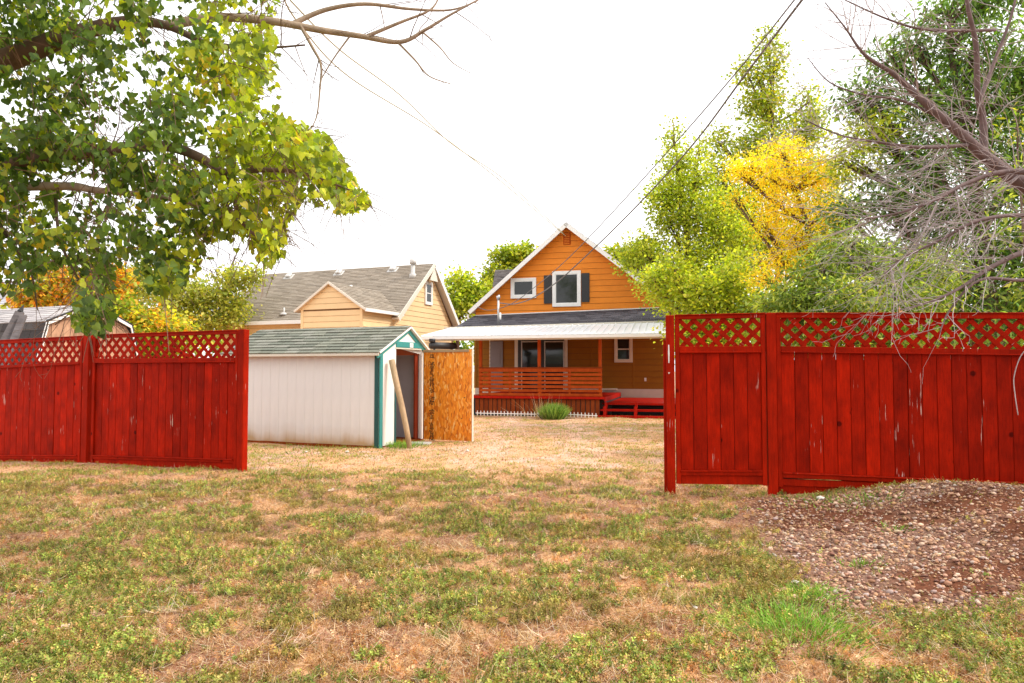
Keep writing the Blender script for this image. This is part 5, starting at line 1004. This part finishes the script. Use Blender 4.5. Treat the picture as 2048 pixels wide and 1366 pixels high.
for (a_, b_) in (((225, 262), (335, 322)), ((180, 362), (300, 402)), ((-10, 85), (120, 145)), ((205, 175), (250, 270)), ((440, 195), (520, 240))):
    p1_, p2_ = P(*a_, 4.7), P(*b_, 4.7); open_ &= ~near_limb(p1_.x, p2_.x, p2_.z, p1_.z)
Pp, Aa, Nn, Cc, Ss, qx, qy = Pp[open_], Aa[open_], Nn[open_], Cc[open_], Ss[open_], qx[open_], qy[open_]
k = inpoly(qx, qy) | ((RNG.random(len(qx)) < .15) & (qy < 520) & (qx < 560)); Pp, Aa, Nn, Cc, Ss = Pp[k], Aa[k], Nn[k], Cc[k], Ss[k]; qx, qy = qx[k], qy[k]
# crown goes on past the frame: unseen larger leaves added to shade left fence
n = 5200; ov = np.stack([RNG.uniform(-6.5, -.6, n), RNG.uniform(2.2, 8.6, n), RNG.uniform(4.3, 7.5, n)], 1); k = fbm(ov[:, 0] * 1.4, ov[:, 1] * 1.4 + ov[:, 2], 301, 3) > .42; ov = ov[k]; fwo = ov[:, 1] * CT + (ov[:, 2] - EYE) * ST; uo = -ov[:, 1] * ST + (ov[:, 2] - EYE) * CT; ov = ov[683 - FPX * uo / fwo < -60]; n = len(ov)
Pp = np.concatenate([Pp, ov]); Aa = np.concatenate([Aa, RNG.normal(0, .5, (n, 3)) + np.array([0, 0, -.7])]); Nn = np.concatenate([Nn, RNG.normal(0, .7, (n, 3)) + np.array([0, 0, 1])]); Cc = np.concatenate([Cc, pick([(.15, .24, .05), (.20, .31, .065)], n)]); Ss = np.concatenate([Ss, RNG.uniform(.12, .2, n)]); qx = np.concatenate([qx, np.full(n, -999)]); qy = np.concatenate([qy, np.full(n, -999)])
stems.build('leaf_stems', M['browntwig'], cw)['kind'] = 'stuff'
vis = (qx > 5) & (qx < 760) & (qy > 5); sc_ = Ss / Pp[:, 1]; sc_[~vis] = 0; order = np.argsort(-sc_)[:300]; keep = np.ones(len(Pp), bool); keep[order] = False; b = np.array(cb_)
single_leaves(Pp[order] - b, Aa[order], Nn[order], Ss[order], .95, Cc[order], cw, (COTTON, CF))
me = scatter(COTTON, CF, Pp[keep] - b, Aa[keep], Nn[keep], Ss[keep], Cc[keep], 'foliage', M['leaf'], wid=Ss[keep] * .95); setp(obj('foliage', me, cw), kind='stuff')
print('cottonwood leaves', len(Pp))
# curled brown leaf clusters hanging in the crown
LC = MB()

# ------------------------------------------------------------------ wires
def wire(name, pts, r, m, label, group, n=6):
    w = spline([P(*p) for p in pts], 8); mb = MB(); o0 = w[0].copy(); mb.tube([p - o0 for p in w], r, n); setp(mb.build(name, m, None, True, loc=o0), label, 'wire', group)
wire('service_wire', [(1000, 606, 23), (1028, 608, 22.6), (1063, 597, 21.9), (1110, 567, 20.6), (1155, 528, 19.4), (1256, 430, 16.8), (1380, 296, 13.5), (1490, 150, 10.6), (1610, -8, 8.5)], .017, M['wire_black'], 'thicker dark overhead wire, the lower of the pair rising to the top right', 'overhead wires')
wire('service_wire', [(955, 614, 25.2), (979, 620.5, 24.4), (1022, 608, 23), (1073, 571.5, 21.6), (1135, 518, 19.6), (1220, 430, 17), (1340, 298, 14), (1470, 148, 11.2), (1595, -8, 9.2)], .012, M['wire_black'], 'thinner black overhead wire, the upper of the pair rising to the top right', 'overhead wires')
wire('phone_wire', [(1131, 472, 25.3), (1070, 420, 24), (980, 345, 21), (860, 255, 17), (700, 155, 13), (600, 50, 10), (560, -20, 9)], .012, M['wire_pale'], 'pale thin wire, the lower one running from the gable vent to the upper left', 'pale thin wires')
wire('phone_wire', [(1126, 466, 25.3), (1060, 405, 24), (1000, 352, 21.5), (900, 285, 18), (800, 190, 15), (680, 100, 12), (580, 0, 10)], .012, M['wire_pale'], 'pale thin wire, the upper one running from the gable vent to the upper left', 'pale thin wires')

# ------------------------------------------------------------------ small plants and litter
def tuft(name, label, cat, px, py, n, h, spread, pal, w=.005, lean=.5, group=None, blade=(BLADE, BF)):
    p = gpix(px, py) if py > 800 else None; a = RNG.normal(0, spread * .5, (n, 2)); pos = np.stack([a[:, 0], a[:, 1], np.zeros(n)], 1)
    pos[:, 2] = gz(p.x + a[:, 0], p.y + a[:, 1]) - p.z; ax = np.stack([a[:, 0] / spread * lean * 1.6 + RNG.normal(0, lean * .5, n), a[:, 1] / spread * lean + RNG.normal(0, lean * .5, n), np.ones(n)], 1)
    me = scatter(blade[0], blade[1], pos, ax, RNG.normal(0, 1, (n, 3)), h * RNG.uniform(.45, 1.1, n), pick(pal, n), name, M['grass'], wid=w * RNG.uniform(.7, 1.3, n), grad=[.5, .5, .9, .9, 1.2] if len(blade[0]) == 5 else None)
    root = empty(name, p, 0, label=label, cat=cat, group=group); setp(obj('blades', me, root), kind='stuff'); return root
BGR = [(.22, .48, .05), (.30, .56, .07), (.38, .60, .10), (.16, .36, .04)]
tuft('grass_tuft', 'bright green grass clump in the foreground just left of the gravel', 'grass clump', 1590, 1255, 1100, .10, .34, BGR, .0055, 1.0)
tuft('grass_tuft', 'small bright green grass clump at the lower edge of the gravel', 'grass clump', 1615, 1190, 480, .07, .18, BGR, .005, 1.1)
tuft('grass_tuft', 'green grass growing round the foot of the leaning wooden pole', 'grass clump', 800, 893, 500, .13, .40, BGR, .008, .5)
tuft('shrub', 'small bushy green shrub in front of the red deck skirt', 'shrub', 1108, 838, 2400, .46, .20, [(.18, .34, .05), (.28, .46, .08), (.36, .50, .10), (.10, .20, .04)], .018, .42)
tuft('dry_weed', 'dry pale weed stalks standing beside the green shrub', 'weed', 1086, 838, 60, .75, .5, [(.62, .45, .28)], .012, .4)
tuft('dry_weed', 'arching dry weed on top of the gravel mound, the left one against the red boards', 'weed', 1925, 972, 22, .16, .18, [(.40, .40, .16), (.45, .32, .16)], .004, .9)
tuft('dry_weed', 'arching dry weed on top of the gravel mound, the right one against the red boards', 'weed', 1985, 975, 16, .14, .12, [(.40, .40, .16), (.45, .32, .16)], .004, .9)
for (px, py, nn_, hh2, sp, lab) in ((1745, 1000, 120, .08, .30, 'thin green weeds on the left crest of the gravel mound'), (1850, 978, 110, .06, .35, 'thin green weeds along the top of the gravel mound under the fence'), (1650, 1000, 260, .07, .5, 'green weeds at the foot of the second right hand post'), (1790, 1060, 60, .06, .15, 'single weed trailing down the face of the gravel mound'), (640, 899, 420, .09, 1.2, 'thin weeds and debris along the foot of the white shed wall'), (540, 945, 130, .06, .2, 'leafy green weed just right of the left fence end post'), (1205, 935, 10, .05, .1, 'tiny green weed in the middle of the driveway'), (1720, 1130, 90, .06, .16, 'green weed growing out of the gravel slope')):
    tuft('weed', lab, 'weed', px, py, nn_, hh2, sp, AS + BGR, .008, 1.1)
for i, (px, py) in enumerate(() if True else ((60, 950), (250, 945), (420, 965), (610, 1010), (880, 990), (330, 1020), (150, 1060), (700, 1100), (1080, 1140), (1250, 1060), (560, 1180), (250, 1190), (1330, 1160), (850, 1240), (1010, 1210), (400, 1260), (1130, 1300), (1260, 1190), (480, 1100), (90, 1250), (950, 1060), (1420, 1010), (1560, 1080), (1850, 1290), (2000, 1320), (1700, 1330))):
    p = gpix(px, py); s = .28 if py > 1100 else .35
    tuft('ground_weed', 'low feathery green weed patch spreading over the bare yard', 'weed', px, py, 420, .045 if py < 1100 else .04, s, AS + GREENS, .006, 1.3, group='low weed patches on the yard')
# fallen leaves and stones, each its own object
LEAFC = [(.60, .36, .20), (.50, .26, .11), (.66, .47, .33), (.34, .15, .06), (.68, .54, .42)]
DL = [(0, 0, 0), (.42, .02, .12), (.50, .35, .16), (.2, .75, .05), (0, 1, .12), (-.22, .72, .10), (-.5, .3, .22), (-.36, 0, .10), (0, .45, -.02)]; DF = [(8, 0, 1), (8, 1, 2), (8, 2, 3), (8, 3, 4), (8, 4, 5), (8, 5, 6), (8, 6, 7), (8, 7, 0)]
lm = [mesh_np('fallen_leaf', np.array(DL) * np.array([.8 + .1 * i, 1, 1 + .5 * (i % 3)]), np.array(DF), M['dryleaf'], np.array(LEAFC[i])) for i in range(5)]
spots = [(660, 1075), (965, 1178), (1000, 1085), (930, 968), (662, 985), (1130, 975), (1290, 1135), (1160, 1148), (1178, 1148), (1390, 1040), (1840, 640)]
random.seed(44)
for i in range(34): spots.append((random.uniform(20, 1500), 905 + 440 * random.random() ** 1.2))
for i, (px, py) in enumerate(spots):
    if py < 800: continue
    p = gpix(px, py); s = random.uniform(.035, .075); o = obj('fallen_leaf', lm[i % 5], None, (p.x, p.y, p.z + .012), (random.uniform(-.5, .5), random.uniform(-.5, .5), random.uniform(0, 6.28))); o.scale = (s, s, s * .8)
    own = {0: 'pale tan dry leaf on the left half of the foreground, straight below the leaning pole', 1: 'dry brown leaf lying at the near edge of the long bare patch', 5: 'pale dry leaf on the driveway level with the foot of the gate post'}
    if i in own: setp(o, own[i], 'leaf')
    else: setp(o, 'curled tan dry leaf lying on the patchy grass', 'leaf', 'fallen leaves on the yard')
p = P(1803, 627, 7.6); o = obj('fallen_leaf', lm[1], None, (p.x, p.y + .03, p.z - .01), (1.2, .2, .4)); o.scale = (.10,) * 3; setp(o, 'curled brown leaf caught on the top rail of the right fence', 'leaf')
for (px, py, s, lab) in ((1590, 1168, .06, 'white stone beside the small grass clump at the gravel edge'), (1390, 1218, .045, 'small white flake lying in the foreground grass, upper of two'), (1530, 1325, .04, 'small white stone in the foreground grass near the bottom edge'), (80, 1187, .05, 'pale stone in the grass near the left edge'), (1640, 1000, .10, 'pale stone at the foot of the gravel mound by the fence'), (935, 903, .08, 'pale stone in front of the open shed door'), (612, 905, .07, 'pale stone at the base of the white shed wall, left one'), (695, 905, .08, 'pale stone at the base of the white shed wall, right one')):
    p = gpix(px, py); t = np.array(ICOV) * RNG.uniform(.8, 1.2, (len(ICOV), 1)); o = obj('stone', mesh_np('stone', t, np.array(ICOF), M['stone'], np.array((.78, .74, .68)), False), None, (p.x, p.y, p.z + s * .2), (0, 0, random.random() * 6)); o.scale = (s, s * .7, s * .5); setp(o, lab, 'stone')
n = 2600; x, y = frustum(n, 2.8, 12, 1.3); k = RNG.random(n) > .5 * greenmask(x, y); x, y = x[k], y[k]; n = len(x); v = stones(x, y, RNG.uniform(.006, .018, n)); cc = pick(STONES + [(.7, .6, .5)], n)
f = (np.array(ICOF)[None] + (np.arange(n) * len(ICOV))[:, None, None]).reshape(-1, 3); setp(obj('pebbles', mesh_np('pebbles', v.reshape(-1, 3), f, M['stone'], np.repeat(cc, len(ICOV), 0))), 'scattered small pebbles and chips across the driveway', 'pebbles', kind='stuff')
